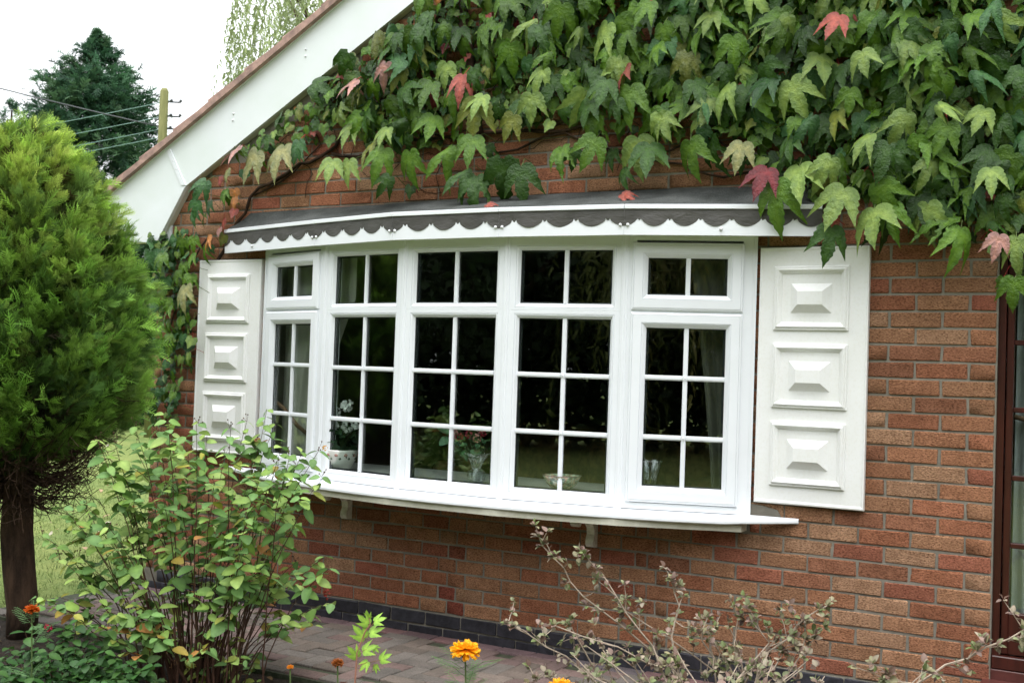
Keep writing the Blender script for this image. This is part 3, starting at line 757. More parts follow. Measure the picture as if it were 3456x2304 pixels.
# simple ovate leaf, folded on the midrib (tip at -Y)
def ovate(w=.3, fold=.1, droop=.18):
    ys = [0, -.18, -.42, -.68, -.88, -1]; ws = [.02, .78, 1, .75, .32, 0]
    V, F = [], []
    for y, q in zip(ys, ws):
        h = -droop*y*y; V += [(-w*q, y, h+fold*q), (0, y, h), (w*q, y, h+fold*q)]
    for i in range(len(ys)-1):
        a = 3*i
        F += [(a, a+1, a+4), (a, a+4, a+3), (a+1, a+2, a+5), (a+1, a+5, a+4)]
    T = np.ones((len(V), 3)); T[1::3] *= 1.25
    return np.array(V), np.array(F), T
OVATE = ovate(.29, .07, .22); OVW = ovate(.37, .04, .3); OVN = ovate(.2, .12, .1)
def cdt_leaf(outline, veins, inner_pts, hfun):
    pts = outline+inner_pts; n = len(outline)
    edges = [(i, (i+1) % n) for i in range(n)]+veins
    vo, eo, fo, *_ = delaunay_2d_cdt([Vector(p) for p in pts], edges, [list(range(n))], 2, 1e-5)
    F = []
    for f in fo:
        for k in range(1, len(f)-1): F.append((f[0], f[k], f[k+1]))
    return [(v.x, v.y) for v in vo], F
half = [(0, .02), (.07, .10), (.18, .13), (.30, .10), (.39, .02), (.46, -.08), (.44, -.16), (.52, -.24), (.50, -.33), (.58, -.42), (.56, -.52), (.66, -.80), (.50, -.67), (.45, -.63), (.36, -.57), (.32, -.50), (.24, -.46), (.17, -.37), (.22, -.50), (.20, -.58), (.235, -.66), (.185, -.72), (.20, -.80), (.13, -.87), (.12, -.93), (.06, -1.0), (0, -1.15)]
outl = half+[(-x*1.0, y) for x, y in half[-2:0:-1]]
innr = [(0, -.12), (0, -.3), (0, -.5), (0, -.72), (0, -.9), (.14, -.17), (.27, -.33), (.40, -.49), (.50, -.60), (-.14, -.17), (-.27, -.33), (-.40, -.49), (-.50, -.60), (.17, .0), (.33, -.02), (-.17, .0), (-.33, -.02), (.10, -.33), (-.10, -.33), (.36, -.2), (-.36, -.2), (.11, -.6), (-.11, -.6)]
NO = len(outl)
veins = [(NO, NO+1), (NO+1, NO+2), (NO+2, NO+3), (NO+3, NO+4), (NO, NO+5), (NO+5, NO+6), (NO+6, NO+7), (NO+7, NO+8), (NO, NO+9), (NO+9, NO+10), (NO+10, NO+11), (NO+11, NO+12)]
p2, f2 = cdt_leaf(outl, veins, innr, None)
def shape_leaf(p2, F, fold=.10, droop=.2, curl=.3, narrow=1.0, twist=0, jag=0, va=(.0, .68, -.68)):
    V = []; T = []
    for x, y in p2:
        r = math.hypot(x, y); a = math.atan2(x, -y) if r > 1e-6 else 0
        dv = min(abs(a-v) for v in va); ridge = min(dv, .33)*r
        if dv < .05: T.append(1.35)
        else: T.append(1.0)
        jx = jag*math.sin(37*x+23*y); jy = jag*math.cos(29*y-17*x)
        V.append(((x+jx)*narrow, y+jy, fold*ridge*2.2-droop*(y*y if y < 0 else 0)-curl*(abs(x)**2)*.8+twist*x*y))
    T = np.array(T)[:, None]*np.array([[1.0, 1.0, 1.0]]); T[T[:, 0] > 1.2] *= np.array([1.1, 1.0, .9])
    return np.array(V), np.array(F), T
IVY = [shape_leaf(p2, f2, .17, .30, .45, .95), shape_leaf(p2, f2, .2, .5, .9, .82, .3), shape_leaf(p2, f2, .18, .2, .75, 1.0, -.35), shape_leaf(p2, f2, .24, .6, .3, .9, .1, .05), shape_leaf(p2, f2, .2, .35, 1.8, .62, .5)]
hh = [(0, 0), (.1, .12), (.28, .17), (.43, .08), (.5, -.1), (.47, -.3), (.52, -.42), (.36, -.5), (.22, -.62), (.12, -.82), (0, -1)]
ho = hh+[(-x, y) for x, y in hh[-2:0:-1]]
p3, f3 = cdt_leaf(ho, [], [(0, -.2), (0, -.5), (.25, -.15), (-.25, -.15), (.2, -.4), (-.2, -.4)], None)
SMALL = [shape_leaf(p3, f3, .07, .12, .3, .95, 0, 0, (0, .75, -.75)), shape_leaf(p3, f3, .12, .3, .6, .85, .2, 0, (0, .75, -.75))]
HEART = SMALL[0]

pot = thing('flower_pot', 'white geranium in a cream pot decorated with painted roses, on the window board', 'potted plant')
C = (-3.375, -.125, WB)
g = G(); g.lathe([(.045, 0), (.06, .01), (.082, .06), (.092, .105), (.088, .112), (.08, .105), (.05, .02)], 24, C, lambda k, j: .03*math.sin(k*1.05) if j > 2 else 0); g.obj('pot', M['china'], pot, True)
for a in np.linspace(0, 2*math.pi, 11)[:-1]:
    for kk, (dz_, col) in enumerate((((.085), (.55, .30, .25)), ((.065), (.16, .22, .15)))):
        g = G(); aa = a+kk*.25; rr = .084 if kk == 0 else .080
        g.ball((C[0]+rr*math.cos(aa), C[1]+rr*math.sin(aa), C[2]+dz_), .012 if kk == 0 else .009, 6, .8); g.obj('painted_rose' if kk == 0 else 'painted_leaf', M['china'], pot, True, color=col)
leafcloud((C[0]+.005, C[1], .905), (.085, .07, .075), 60, .055, (.020, .055, .022), pot, 'foliage')
for p in ((-3.34, 1.10), (-3.334, .985), (-3.415, 1.06), (-3.425, .98), (-3.27, 1.0)):
    petals((p[0], C[1]-.01, p[1]), .035 if p[1] > 1.09 or .98 < p[1] < .99 else .028, 60, (.80, .82, .80), pot)
    g = G(); g.tube([(p[0], C[1], p[1]), (C[0], C[1], .86)], .003, 5); g.obj('stalk', M['stem'], pot, tint=(.05, .09, .03))

vase = thing('glass_vase', 'waisted cut glass vase holding pink and red silk roses on the window board', 'vase')
C = (-2.466, -.17, WB)
fl = lambda k, j: .035*(1 if k % 2 else -1)
g = G(); g.lathe([(.025, 0), (.042, .012), (.049, .035), (.042, .058), (.022, .072), (.026, .085), (.038, .115), (.062, .148), (.066, .152), (.060, .148), (.034, .112), (.018, .078), (.03, .05), (.02, .01)], 22, C, fl); g.obj('vessel', M['crystal'], vase, False)
for (x, z, col, r) in ((-2.572, .972, (.38, .03, .06), .022), (-2.52, .984, (.36, .02, .06), .022), (-2.463, .972, (.75, .36, .33), .023), (-2.43, .998, (.40, .03, .06), .018), (-2.445, 1.012, (.6, .3, .28), .018), (-2.615, .965, (.3, .02, .04), .018), (-2.60, .995, (.6, .3, .28), .016)):
    petals((x, -.18, z), r, 34, col, vase)
    g = G(); g.tube([(x, -.18, z), ((x-2.466)/2, -.175, .92), (-2.466, -.17, .80)], .002, 5); g.obj('stalk', M['stem'], vase, tint=(.05, .10, .04))
leafcloud((-2.50, -.165, .925), (.125, .06, .045), 46, .05, (.05, .13, .06), vase, 'foliage', base=OVATE)
leafcloud((-2.63, -.16, .96), (.02, .02, .03), 4, .07, (.06, .15, .08), vase, 'foliage', base=OVW)

bowl = thing('china_bowl', 'round bowl with a faded floral pattern standing on the window board', 'bowl')
C = (-1.975, -.165, WB)
bowlmat = mat('floral_china', (.42, .43, .38), .2, noise=(38, (.35, .45, .4), (1.3, 1.25, 1.2), .42, .55), noise2=(55, (1.0, .72, .6), (.85, 1.0, .9), .45, .55))
g = G(); g.lathe([(.035, 0), (.045, .006), (.075, .03), (.094, .065), (.099, .072), (.095, .072), (.07, .032), (.02, .012), (.001, .01)], 30, C); g.obj('bowl_body', bowlmat, bowl, True)
g = G(); g.lathe([(.0985, .0715), (.0995, .0735), (.0965, .0745), (.0945, .0725)], 30, C); g.obj('rim', M['mahog'], bowl, True)
v2 = thing('glass_vase', 'flared cut glass vase standing empty behind the lower rightmost panes', 'vase')
C = (-1.530, -.115, WB)
g = G(); g.lathe([(.035, 0), (.036, .02), (.032, .05), (.036, .09), (.046, .13), (.058, .168), (.062, .175), (.057, .17), (.042, .125), (.030, .08), (.027, .04), (.02, .02)], 22, C, fl); g.obj('vessel', M['crystal'], v2, False)

# ================================================================ BOSTON IVY
ivy = thing('boston_ivy', 'boston ivy climbing across the gable wall above the bow window, turning red in places', 'climbing plant')
TAB = """-3.136 2.994 0.129 5 p;-3.331 2.916 0.130 -40 p;-2.752 2.960 0.133 -10 l;-2.652 2.887 0.141 5 r;-3.106 3.106 0.084 0 l;-2.939 3.149 0.088 0 l;-3.041 3.184 0.069 0 g;-2.232 3.137 0.136 -45 l;-2.049 3.175 0.170 0 g;-2.066 3.222 0.091 0 p;-1.818 3.061 0.184 -20 l;-1.728 3.084 0.131 5 g;-1.568 3.131 0.129 -20 g;-1.511 3.020 0.132 0 g;-2.396 3.246 0.084 10 g;-2.163 2.874 0.131 -20 l;-2.432 2.842 0.084 20 l;-2.212 2.739 0.140 -5 l;-2.501 2.758 0.127 -20 l;-2.416 2.705 0.112 -50 d;-2.323 2.642 0.137 -30 y;-2.531 2.731 0.186 -20 y;-2.042 2.859 0.091 0 l;-1.918 2.730 0.168 -25 l;-1.890 2.870 0.085 0 g;-1.748 2.883 0.126 10 l;-1.665 2.724 0.186 0 g;-1.488 2.568 0.123 15 l;-1.848 2.596 0.127 0 g;-2.136 2.611 0.068 0 l;-1.835 2.485 0.158 0 g;-2.036 2.456 0.134 -5 g;-1.635 2.479 0.185 -5 l;-1.989 2.452 0.099 0 d;-1.562 2.441 0.171 10 d;-1.732 2.342 0.097 0 d;-2.554 2.543 0.154 -5 g;-2.711 2.509 0.189 -45 g;-2.950 2.487 0.178 -5 g;-3.108 2.512 0.175 -15 g;-3.191 2.569 0.147 -30 y;-3.350 2.465 0.144 -15 l;-3.367 2.676 0.131 -25 l;-3.252 2.735 0.090 0 g;-3.125 2.744 0.089 0 g;-3.096 2.628 0.113 -15 l;-3.007 2.669 0.078 0 g;-2.826 2.682 0.138 0 g;-2.721 2.693 0.096 0 g;-2.524 2.331 0.162 0 d;-2.578 2.374 0.158 -35 d;-2.364 2.406 0.211 10 d;-2.272 2.374 0.182 15 d;-3.073 2.360 0.118 -20 d;-3.015 2.329 0.078 0 d;-3.457 2.791 0.101 10 l;-3.467 2.997 0.076 -80 r;-2.869 2.836 0.097 -5 R;-2.551 3.220 0.057 20 r;-2.027 2.971 0.072 0 l;-2.794 3.137 0.087 0 r;-2.804 3.101 0.077 10 R;-2.393 3.164 0.065 5 R;-2.242 3.191 0.083 20 p;-2.468 2.728 0.084 -50 l;-2.967 3.034 0.098 -30 y;-2.576 3.057 0.085 -10 g;-2.471 3.055 0.066 10 g;-2.405 2.939 0.065 0 g;-2.135 2.726 0.082 0 g;-1.790 2.769 0.140 -10 d;-1.879 2.675 0.132 5 d;-2.134 2.956 0.110 -40 g;-1.566 2.795 0.096 10 g;-1.525 2.917 0.104 0 g;-1.734 2.666 0.106 0 d;-1.800 2.449 0.097 0 d;-2.512 2.513 0.085 0 d;-1.311 3.142 0.089 -5 l;-1.266 3.054 0.115 -10 l;-1.192 3.127 0.076 0 l;-1.499 3.032 0.087 0 l;-1.387 2.828 0.086 5 l;-1.149 2.796 0.092 10 l;-0.895 2.985 0.103 -35 l;-0.823 2.961 0.073 60 g;-0.798 2.906 0.073 -80 y;-0.663 2.954 0.119 -25 r;-0.646 2.971 0.080 5 r;-0.656 3.042 0.084 -10 l;-0.483 2.997 0.087 0 l;-0.329 2.887 0.070 0 y;-0.236 2.869 0.085 0 y;-0.217 2.956 0.096 10 g;0.015 2.913 0.083 0 l;-0.563 2.783 0.121 10 l;-0.687 2.765 0.064 -10 l;-0.462 2.750 0.067 0 l;-0.390 2.743 0.070 0 l;-0.331 2.684 0.085 0 l;-1.139 2.738 0.075 5 r;-0.878 2.684 0.173 10 l;-1.029 2.631 0.079 0 l;-0.964 2.618 0.078 0 y;-0.659 2.599 0.084 0 l;-1.167 2.562 0.067 0 g;-0.765 2.530 0.069 0 g;-0.656 2.471 0.056 0 g;-0.236 2.521 0.117 30 l;-0.368 2.495 0.149 -25 l;-0.464 2.507 0.090 -60 g;-0.193 2.437 0.139 -20 g;-0.053 2.491 0.111 0 l;-0.008 2.464 0.071 0 g;0.056 2.545 0.093 5 p;-1.327 2.558 0.089 0 l;-1.359 2.444 0.181 8 g;-1.101 2.418 0.135 0 Y;-1.502 2.580 0.112 25 l;-0.879 2.429 0.110 0 d;-0.836 2.296 0.172 -10 l;-0.969 2.284 0.146 -5 R;-0.927 2.219 0.206 -3 g;-0.912 2.178 0.070 0 g;-0.684 2.314 0.150 -15 l;-0.516 2.409 0.120 -25 l;-0.436 2.358 0.154 -10 d;-0.400 2.349 0.119 5 d;-0.561 2.269 0.087 10 g;-0.624 2.177 0.180 -10 l;-0.494 2.085 0.190 10 l;-0.475 2.196 0.155 20 g;-0.274 2.099 0.159 12 l;-0.241 2.170 0.100 0 l;-0.137 2.143 0.080 0 l;-0.135 1.985 0.168 5 g;-0.032 2.000 0.049 10 l;0.016 1.955 0.101 -5 p;0.047 2.019 0.060 15 l;0.083 1.943 0.139 0 l;-0.676 2.009 0.154 0 d;-0.021 2.231 0.115 10 l;-0.065 2.285 0.087 0 g;-0.306 2.218 0.089 0 g;-0.362 2.175 0.085 10 d;-0.209 2.287 0.084 0 g;0.004 2.521 0.090 0 g;-0.144 2.459 0.084 5 g;-0.590 2.263 0.079 -10 l;-0.779 2.195 0.073 0 g;-0.095 2.104 0.091 0 g;0.021 2.122 0.103 0 d;0.069 2.241 0.082 0 g;-0.261 2.714 0.106 0 g;-0.074 2.674 0.083 10 l;-0.116 2.744 0.091 -10 g;-0.007 2.718 0.083 0 d;-0.225 2.369 0.100 0 d;-0.607 2.618 0.104 5 g;-0.422 2.579 0.086 0 g;-0.927 2.997 0.082 -20 g;-1.074 3.063 0.075 0 g;-1.038 2.946 0.091 0 g;-1.113 2.979 0.075 0 y;-1.144 2.917 0.067 0 y;-1.254 2.667 0.076 0 g;-1.210 2.622 0.067 0 g;-1.348 2.692 0.068 0 g;-1.064 2.707 0.083 0 g;-0.762 2.710 0.081 0 g;-0.854 2.648 0.073 5 g;-0.498 2.700 0.087 0 g;-0.614 2.874 0.096 0 g;-0.737 2.927 0.081 0 d;-0.516 2.848 0.071 0 d;-0.175 2.610 0.084 0 d;-0.005 2.623 0.075 0 g;0.068 2.588 0.075 0 d;0.024 2.802 0.090 0 l;-0.044 2.883 0.091 0 g;-0.125 2.826 0.091 0 d;-4.033 2.556 0.198 -25 Y;-3.867 2.585 0.201 -8 Y;-4.208 2.608 0.153 -50 p;-3.793 2.658 0.083 0 g;-3.715 2.602 0.103 5 t;-3.789 2.577 0.098 0 t;-3.865 2.562 0.089 0 g;-4.040 2.675 0.095 0 d;-3.833 2.681 0.062 0 Y;-3.580 2.900 0.082 0 g;-3.526 2.796 0.097 0 l;-3.474 2.479 0.137 -5 l;-3.608 2.704 0.072 0 g;-4.366 2.489 0.081 0 Y;-4.405 2.445 0.065 0 r;-4.445 2.410 0.136 -10 t;-4.494 2.286 0.103 0 t;-4.591 2.248 0.099 0 t;-4.277 2.360 0.070 0 o;-4.345 2.353 0.092 0 g;-4.327 2.279 0.065 0 o;-4.298 2.247 0.064 0 r;-4.268 2.308 0.064 0 o;-4.391 2.188 0.065 10 r;-4.402 2.131 0.059 0 p;-4.455 2.086 0.098 -5 o;-4.386 2.094 0.081 0 y;-4.243 2.482 0.075 0 t;-4.534 2.246 0.098 0 g;-4.467 2.296 0.087 0 t;-4.360 2.364 0.086 0 g;-4.250 2.617 0.086 0 g;-4.116 2.609 0.064 0 l;-4.799 2.104 0.100 0 t;-4.681 2.074 0.099 0 g;-4.596 2.082 0.093 0 g;-4.536 2.028 0.098 5 g;-4.880 1.982 0.134 -20 t;-4.807 1.992 0.111 10 t;-4.747 1.969 0.111 0 g;-4.590 1.977 0.093 0 g;-4.906 1.918 0.101 0 t;-4.672 1.925 0.099 10 g;-4.713 1.873 0.088 0 g;-4.611 1.850 0.093 0 g;-4.812 1.831 0.089 0 t;-4.873 1.864 0.089 0 g;-4.545 1.769 0.156 -10 Y;-4.956 1.757 0.078 0 t;-4.866 1.746 0.089 0 g;-4.805 1.703 0.089 0 g;-4.891 1.671 0.078 0 t;-4.654 1.608 0.066 0 g;-4.580 1.566 0.065 0 g;-4.772 1.650 0.100 0 g;-4.854 1.542 0.089 0 g;-4.649 1.513 0.066 15 l;-4.589 1.461 0.076 0 l;-4.762 1.479 0.088 0 g;-4.758 1.400 0.072 0 g;-4.860 1.403 0.089 0 t;-4.612 1.366 0.066 0 l;-4.689 1.343 0.066 -10 l;-4.650 1.291 0.066 0 g;-4.813 1.223 0.066 0 t;-4.744 1.167 0.066 0 g;-4.698 1.121 0.066 0 g;-4.754 1.087 0.066 0 t;-4.722 1.035 0.066 0 t;-4.830 1.137 0.067 0 t;-4.796 1.308 0.066 0 t;-4.892 1.445 0.078 0 t;-4.782 1.564 0.089 0 g;-4.696 1.586 0.077 0 g;-4.945 1.832 0.090 0 t;0.077 1.775 0.124 -8 g;-0.036 2.029 0.067 0 g;0.026 1.784 0.053 -30 g;0.081 2.045 0.079 0 d;0.024 1.970 0.093 0 d;-0.010 1.919 0.060 0 l"""
ICOL = {'g': (.078, .172, .014), 'l': (.165, .265, .058), 'd': (.028, .080, .008), 'p': (.36, .20, .17), 'r': (.29, .075, .055), 'R': (.13, .018, .022), 'y': (.16, .20, .035), 'Y': (.20, .22, .085), 't': (.042, .125, .036), 'o': (.40, .17, .045)}  # l: light leaves, with a greyish sheen put into their colour
big = []   # (matrix, variant, colour, size)
pets = []
for rec in TAB.split(';'):
    a = rec.split(); X, Z, L, an = map(float, a[:4]); c = np.array(ICOL[a[4]])
    bigl = L > .10
    yoff = -.17 if bigl else -.08
    yoff += rng.uniform(-.03, .03)
    an = R(an)+rng.normal(0, .14)
    tilt = rng.uniform(-.12, .75) if bigl else rng.uniform(-.1, .6)
    tip = np.array([math.sin(an), -math.sin(tilt), -math.cos(an)*math.cos(tilt)])
    nrm = np.array([rng.normal(0, .38), -math.cos(tilt), math.sin(tilt)])
    m = frame_m(np.array([X, yoff, Z]), tip, nrm, np.array(L))
    var = (1, 2)[rng.integers(2)] if abs(an) > .4 else (0, 0, 2, 1, 3)[rng.integers(5)]
    if L > .10 and abs(an) > .7: var = 4
    small = L < .085
    big.append((m, ('S', rng.integers(2)) if small else ('I', var), c*rng.uniform(.85, 1.15)*(1, .97, 1), L))
    red = a[4] in 'prR' or rng.random() < .15
    pets.append((np.array([X, yoff, Z]), L, red))
# random fill, density by zone
def zone(x, z):
    """likelihood and leaf size of the ivy at a point of the wall"""
    lower = np.interp(x, [-4.7, -4.2, -3.9, -3.5, -3.0, -2.4, -2.0, -1.5, -1.2, -.9, -.6, -.3, 0, .5, 2, 5], [2.6, 2.55, 2.62, 2.62, 2.52, 2.62, 2.55, 2.5, 2.42, 2.2, 2.08, 2.0, 1.92, 1.75, 1.8, 1.8])
    if z < lower: return 0
    return float(np.interp(x, [-4.4, -4.0, -3.2, -2.6, -2.2, -1.6, .6, 3, 5], [.35, .9, .95, .72, .85, 1, 1, .8, .5]))*min(1, .12+(z-lower)*(2.6 if x > -2.8 else 4.5))
tries = 0; fill = []
while len(fill) < 9500 and tries < 160000:
    tries += 1
    x = rng.uniform(-4.5, 2.6) if rng.random() < .9 else rng.uniform(2.6, 5); z = rng.uniform(1.8, 3.9)
    if z > roofz(x)-.04: continue
    if rng.random() > zone(x, z): continue
    fill.append((x, z))
# strand up the left of the shutter
left = []
for k in range(300):
    z = rng.uniform(.95, 2.15); x = -4.80+.10*math.sin(z*5)+rng.normal(0, .10)
    if x > -4.62 or x < -5.0: 
        if z < 1.98 or x > -4.5 or x < -5.02: continue
    if z < 1.5 and rng.random() < .45: continue
    left.append((x, z))
pts = [(x, z, 0) for x, z in fill]+[(x, z, 1) for x, z in left]
for x, z, s in pts:
    big_ = (s == 0) and rng.random() < (.13 if x > -3.4 else .03)
    L = rng.uniform(.10, .155) if big_ else rng.uniform(.034, .078)
    if s == 0 and x > -2.2 and not big_: L *= 1.15
    yo = -rng.uniform(.09, .16) if big_ else -rng.uniform(.015, .085)
    an = rng.normal(0, .5); tilt = rng.uniform(-.2, .7)
    tip = np.array([math.sin(an), -math.sin(tilt), -math.cos(an)*math.cos(tilt)]); nrm = np.array([rng.normal(0, .45), -math.cos(tilt), math.sin(tilt)])
    c = np.array(ICOL[rng.choice(list('ggggdddlltyro'), p=np.array([4, 4, 4, 4, 4, 4, 4, 2, 2, 3, 1.5, .25, .2])/36.95)])
    if s == 1: c = np.array(ICOL[rng.choice(list('gtltd'))])
    m = frame_m(np.array([x, yo, z]), tip, nrm, np.array(L))
    big.append((m, ('I', rng.integers(5)) if big_ else ('S', rng.integers(2)), c*rng.uniform(.55, 1.15), L*(.7 if not big_ else .95)))

ivm = {('I', i): setmat(big_mesh('leaf', *b), M['ivy'], True) for i, b in enumerate(IVY)}
ivm.update({('S', i): setmat(big_mesh('leaf', *b), M['ivy'], True) for i, b in enumerate(SMALL)})
sz = px_size(np.array([b[0][:3, 3] for b in big]), np.array([b[3] for b in big])); order = np.argsort(-sz); rest = {}
for k, i in enumerate(order):
    m, var, c, L = big[i]
    if k < 298: place('leaf', ivm[var], m, ivy, c)
    else: rest.setdefault(var, ([], [])); rest[var][0].append(m); rest[var][1].append(c)
v, f, t = join([scatter(IVY[var[1]] if var[0] == 'I' else SMALL[var[1]], a, b) for var, (a, b) in rest.items()])
stuff(finish('small_leaves', big_mesh('small_leaves', v, f, t), M['ivy'], ivy, True))
# petioles
gp = [G(), G()]
for P, L, red in pets:
    q = P+np.array([rng.normal(0, .05), -P[1]-.02, rng.uniform(-.05, .05)]); mid = (P+q)/2+np.array([0, -.02, .03])
    gp[int(red)].tube([tuple(P), tuple(mid), tuple(q)], .0022 if L > .1 else .0014, 4, False)
stuff(gp[0].obj('petioles', M['stem'], ivy, tint=(.10, .14, .04))); stuff(gp[1].obj('red_petioles', M['stem'], ivy, tint=(.33, .035, .03)))
# woody vines
vines = [([(-4.62, 1.55), (-4.56, 1.75), (-4.48, 1.91), (-4.33, 2.16), (-4.16, 2.37), (-3.84, 2.50), (-3.62, 2.57), (-3.52, 2.66), (-3.38, 2.78), (-3.1, 2.95), (-2.9, 3.3), (-2.8, 3.8)], .011),
 ([(-2.60, 2.56), (-2.66, 2.85), (-2.70, 3.08), (-2.74, 3.25), (-2.80, 3.8)], .026), ([(-3.62, 2.55), (-3.4, 2.53), (-3.2, 2.60), (-2.9, 2.60), (-2.36, 2.60), (-2.2, 2.58), (-1.9, 2.6)], .009),
 ([(-2.9, 2.62), (-2.5, 2.5), (-2.1, 2.56), (-1.8, 2.45), (-1.46, 2.36), (-1.23, 2.28), (-.9, 2.36), (-.4, 2.3)], .006), ([(-2.2, 2.6), (-1.8, 2.75), (-1.2, 2.7), (-.6, 2.9), (.2, 2.8)], .012),
 ([(-1.9, 2.46), (-1.6, 2.42), (-1.3, 2.5), (-1.0, 2.3), (-.7, 2.2), (-.3, 2.12), (.1, 1.98), (.5, 1.95)], .006), ([(-4.85, .9), (-4.80, 1.2), (-4.86, 1.5), (-4.72, 1.9), (-4.55, 2.1)], .006), ([(-.8, 2.0), (-.7, 2.4), (-.9, 3.0), (-.5, 3.6)], .02),
 ([(-4.2, 2.33), (-3.9, 2.46), (-3.7, 2.62), (-3.8, 2.75), (-3.5, 2.95)], .005), ([(.9, -.1), (1.05, .8), (1.0, 1.6), (.8, 2.3), (.9, 3.2)], .022)]
for pts_, r in vines:
    P = [np.array([a, -.006-r*.7, b]) for a, b in pts_]; Q = []
    for a, b in zip(P[:-1], P[1:]):
        for t in (0, .34, .67): Q.append(tuple(a*(1-t)+b*t+np.array([rng.normal(0, .008), -abs(rng.normal(0, .003)), rng.normal(0, .008)])))
    Q.append(tuple(P[-1])); g = G(); g.tube(Q, [r*rng.uniform(.8, 1.15) for _ in Q], 6); g.obj('vine_stem', M['bark'], ivy, True)
g = G()
for k in range(130):
    x = rng.uniform(-4.2, .4); z = 2.3+rng.random()*1.4
    if z > roofz(x)-.1 or z < 2.32: continue
    a = rng.uniform(0, 6.28); P = [(x, -.006, z)]
    for j in range(5): a += rng.normal(0, .5); x += .06*math.cos(a); z += .05*math.sin(a); z = max(z, 2.29); P.append((x, -.006-.004*rng.random(), z))
    g.tube(P, .0022, 4, False)
stuff(g.obj('fine_tendrils', M['bark'], ivy))
# fallen leaf on the felt
for (x, y, z, c, L, lab) in ((-2.38, -.30, 2.165, 'r', .06, 'dry brown curled leaf lying on the edge of the felt canopy roof'), (-1.68, -.20, 2.20, 'r', .075, 'red fallen ivy leaf lying on the felt canopy roof')):
    m = frame_m(np.array([x, y, z]), np.array([.8, -.3, -.2]), np.array([0, -.7, .7]), np.array(L))
    o = place('fallen_leaf', ivm[('I', 3)], m, None, ICOL[c]); tag(o, lab, 'leaf')

# ================================================================ NEAR CONIFER (clipped crown on a bare trunk)
def frond_base(n=6, L=1.0, curve=.35, w=.02, side=.30, segs=3):
    V, F, T = [], [], []
    def quad(a, b, w0, w1, t0, t1):
        a, b = np.array(a), np.array(b); s = np.cross(b-a, (0, 0, 1)); s = s/(np.linalg.norm(s)+1e-9)
        o = len(V); V.extend([tuple(a-s*w0), tuple(a+s*w0), tuple(b+s*w1), tuple(b-s*w1)]); F.extend([(o, o+1, o+2), (o, o+2, o+3)]); T.extend([(t0,)*3]*2+[(t1,)*3]*2)
    pt = lambda y: np.array([0, -y, -curve*y*y])
    for k in range(segs): quad(pt(k/segs), pt((k+1)/segs), w*(1-.8*k/segs), w*(1-.8*(k+1)/segs), .7+.4*k/segs, .7+.4*(k+1)/segs)
    for k in range(n):
        y = .10+.78*k/n; l = side*(1-.6*abs(y-.35)/.65); a = pt(y)
        for sx in (-1, 1):
            e = a+np.array([sx*l*.78, -l*(.85+.1*(k % 2)), -.2*l]); quad(a, e, w*.9, w*.35, .6+.3*y, 1.25+.4*y)
    return np.array(V), np.array(F), np.array(T)
FR = frond_base(6, 1, .45, .030, .34); FR2 = frond_base(6, 1, .9, .032, .36)
CT = np.array([-4.64, -1.29])
zr = [.78, .84, .93, 1.07, 1.2, 1.34, 1.53, 1.70, 1.86, 2.03, 2.19, 2.28, 2.37, 2.44]; rr_ = [.25, .34, .47, .57, .61, .61, .58, .52, .45, .36, .27, .19, .10, .02]
con = thing('clipped_conifer', 'bright green clipped conifer with a rounded crown on a bare brown trunk beside the lawn', 'tree')
g = G(); tp_ = []
for k in range(12):
    z = -.2+k*.2; tp_.append((CT[0]+.085*max(0, 1-k/9)+.012*math.sin(k*1.7), CT[1]+.04*max(0, 1-k/9)+.01*math.cos(k), z))
g.tube(tp_, [.084, .080, .078, .077, .076, .072, .06, .05, .045, .04, .03, .02], 14)
g.V = [(x*1+rng.normal(0, .003), y+rng.normal(0, .003), z) for x, y, z in g.V]; g.obj('trunk', M['bark'], con, True)
def crownpts(n, rin=.86, rout=1.0, lump=.07):
    z = rng.uniform(.78, 2.42, n*2); r = np.interp(z, zr, rr_); keep = rng.random(n*2) < (r+.10+.22*(z > 2.0))/.9; z = z[keep][:n]; r = r[keep][:n]; a = rng.uniform(0, 2*math.pi, len(z))
    l = 1+lump*np.sin(5*a+3*z)*np.sin(7*z+2*a)+.04*np.sin(13*a-5*z)
    rr2 = r*l*rng.uniform(rin, rout, len(z))
    return z, a, rr2
def fronds(n, rin, rout, size, cols, base, upb, nm):
    z, a, r = crownpts(n, rin, rout); n = len(z)
    pos = np.stack([CT[0]+r*np.cos(a), CT[1]+r*np.sin(a), z], 1)
    out = np.stack([np.cos(a), np.sin(a), np.zeros(n)], 1)
    tip = out*rng.uniform(.35, 1.0, (n, 1))+np.array([0, 0, 1])*rng.uniform(.25, 1.1, (n, 1))*upb+np.stack([-np.sin(a), np.cos(a), 0*a], 1)*rng.normal(0, .45, (n, 1))
    nr = out*.8+np.array([0, 0, 1])*rng.normal(.2, .5, (n, 1))+rng.normal(0, .5, (n, 3))
    s = size*rng.uniform(.7, 1.3, n)
    m = frame_m(pos, tip, nr, s)
    ci = rng.integers(len(cols), size=n); t = np.array(cols)[ci]*rng.uniform(.7, 1.2, (n, 1))
    hz = np.clip((z-1.7)/.8, 0, 1)[:, None]; t = t*(1+hz*np.array([.9, .35, .3]))  # top light put into the tint: upper sprays lighter and yellower
    return scatter(base, m, t)
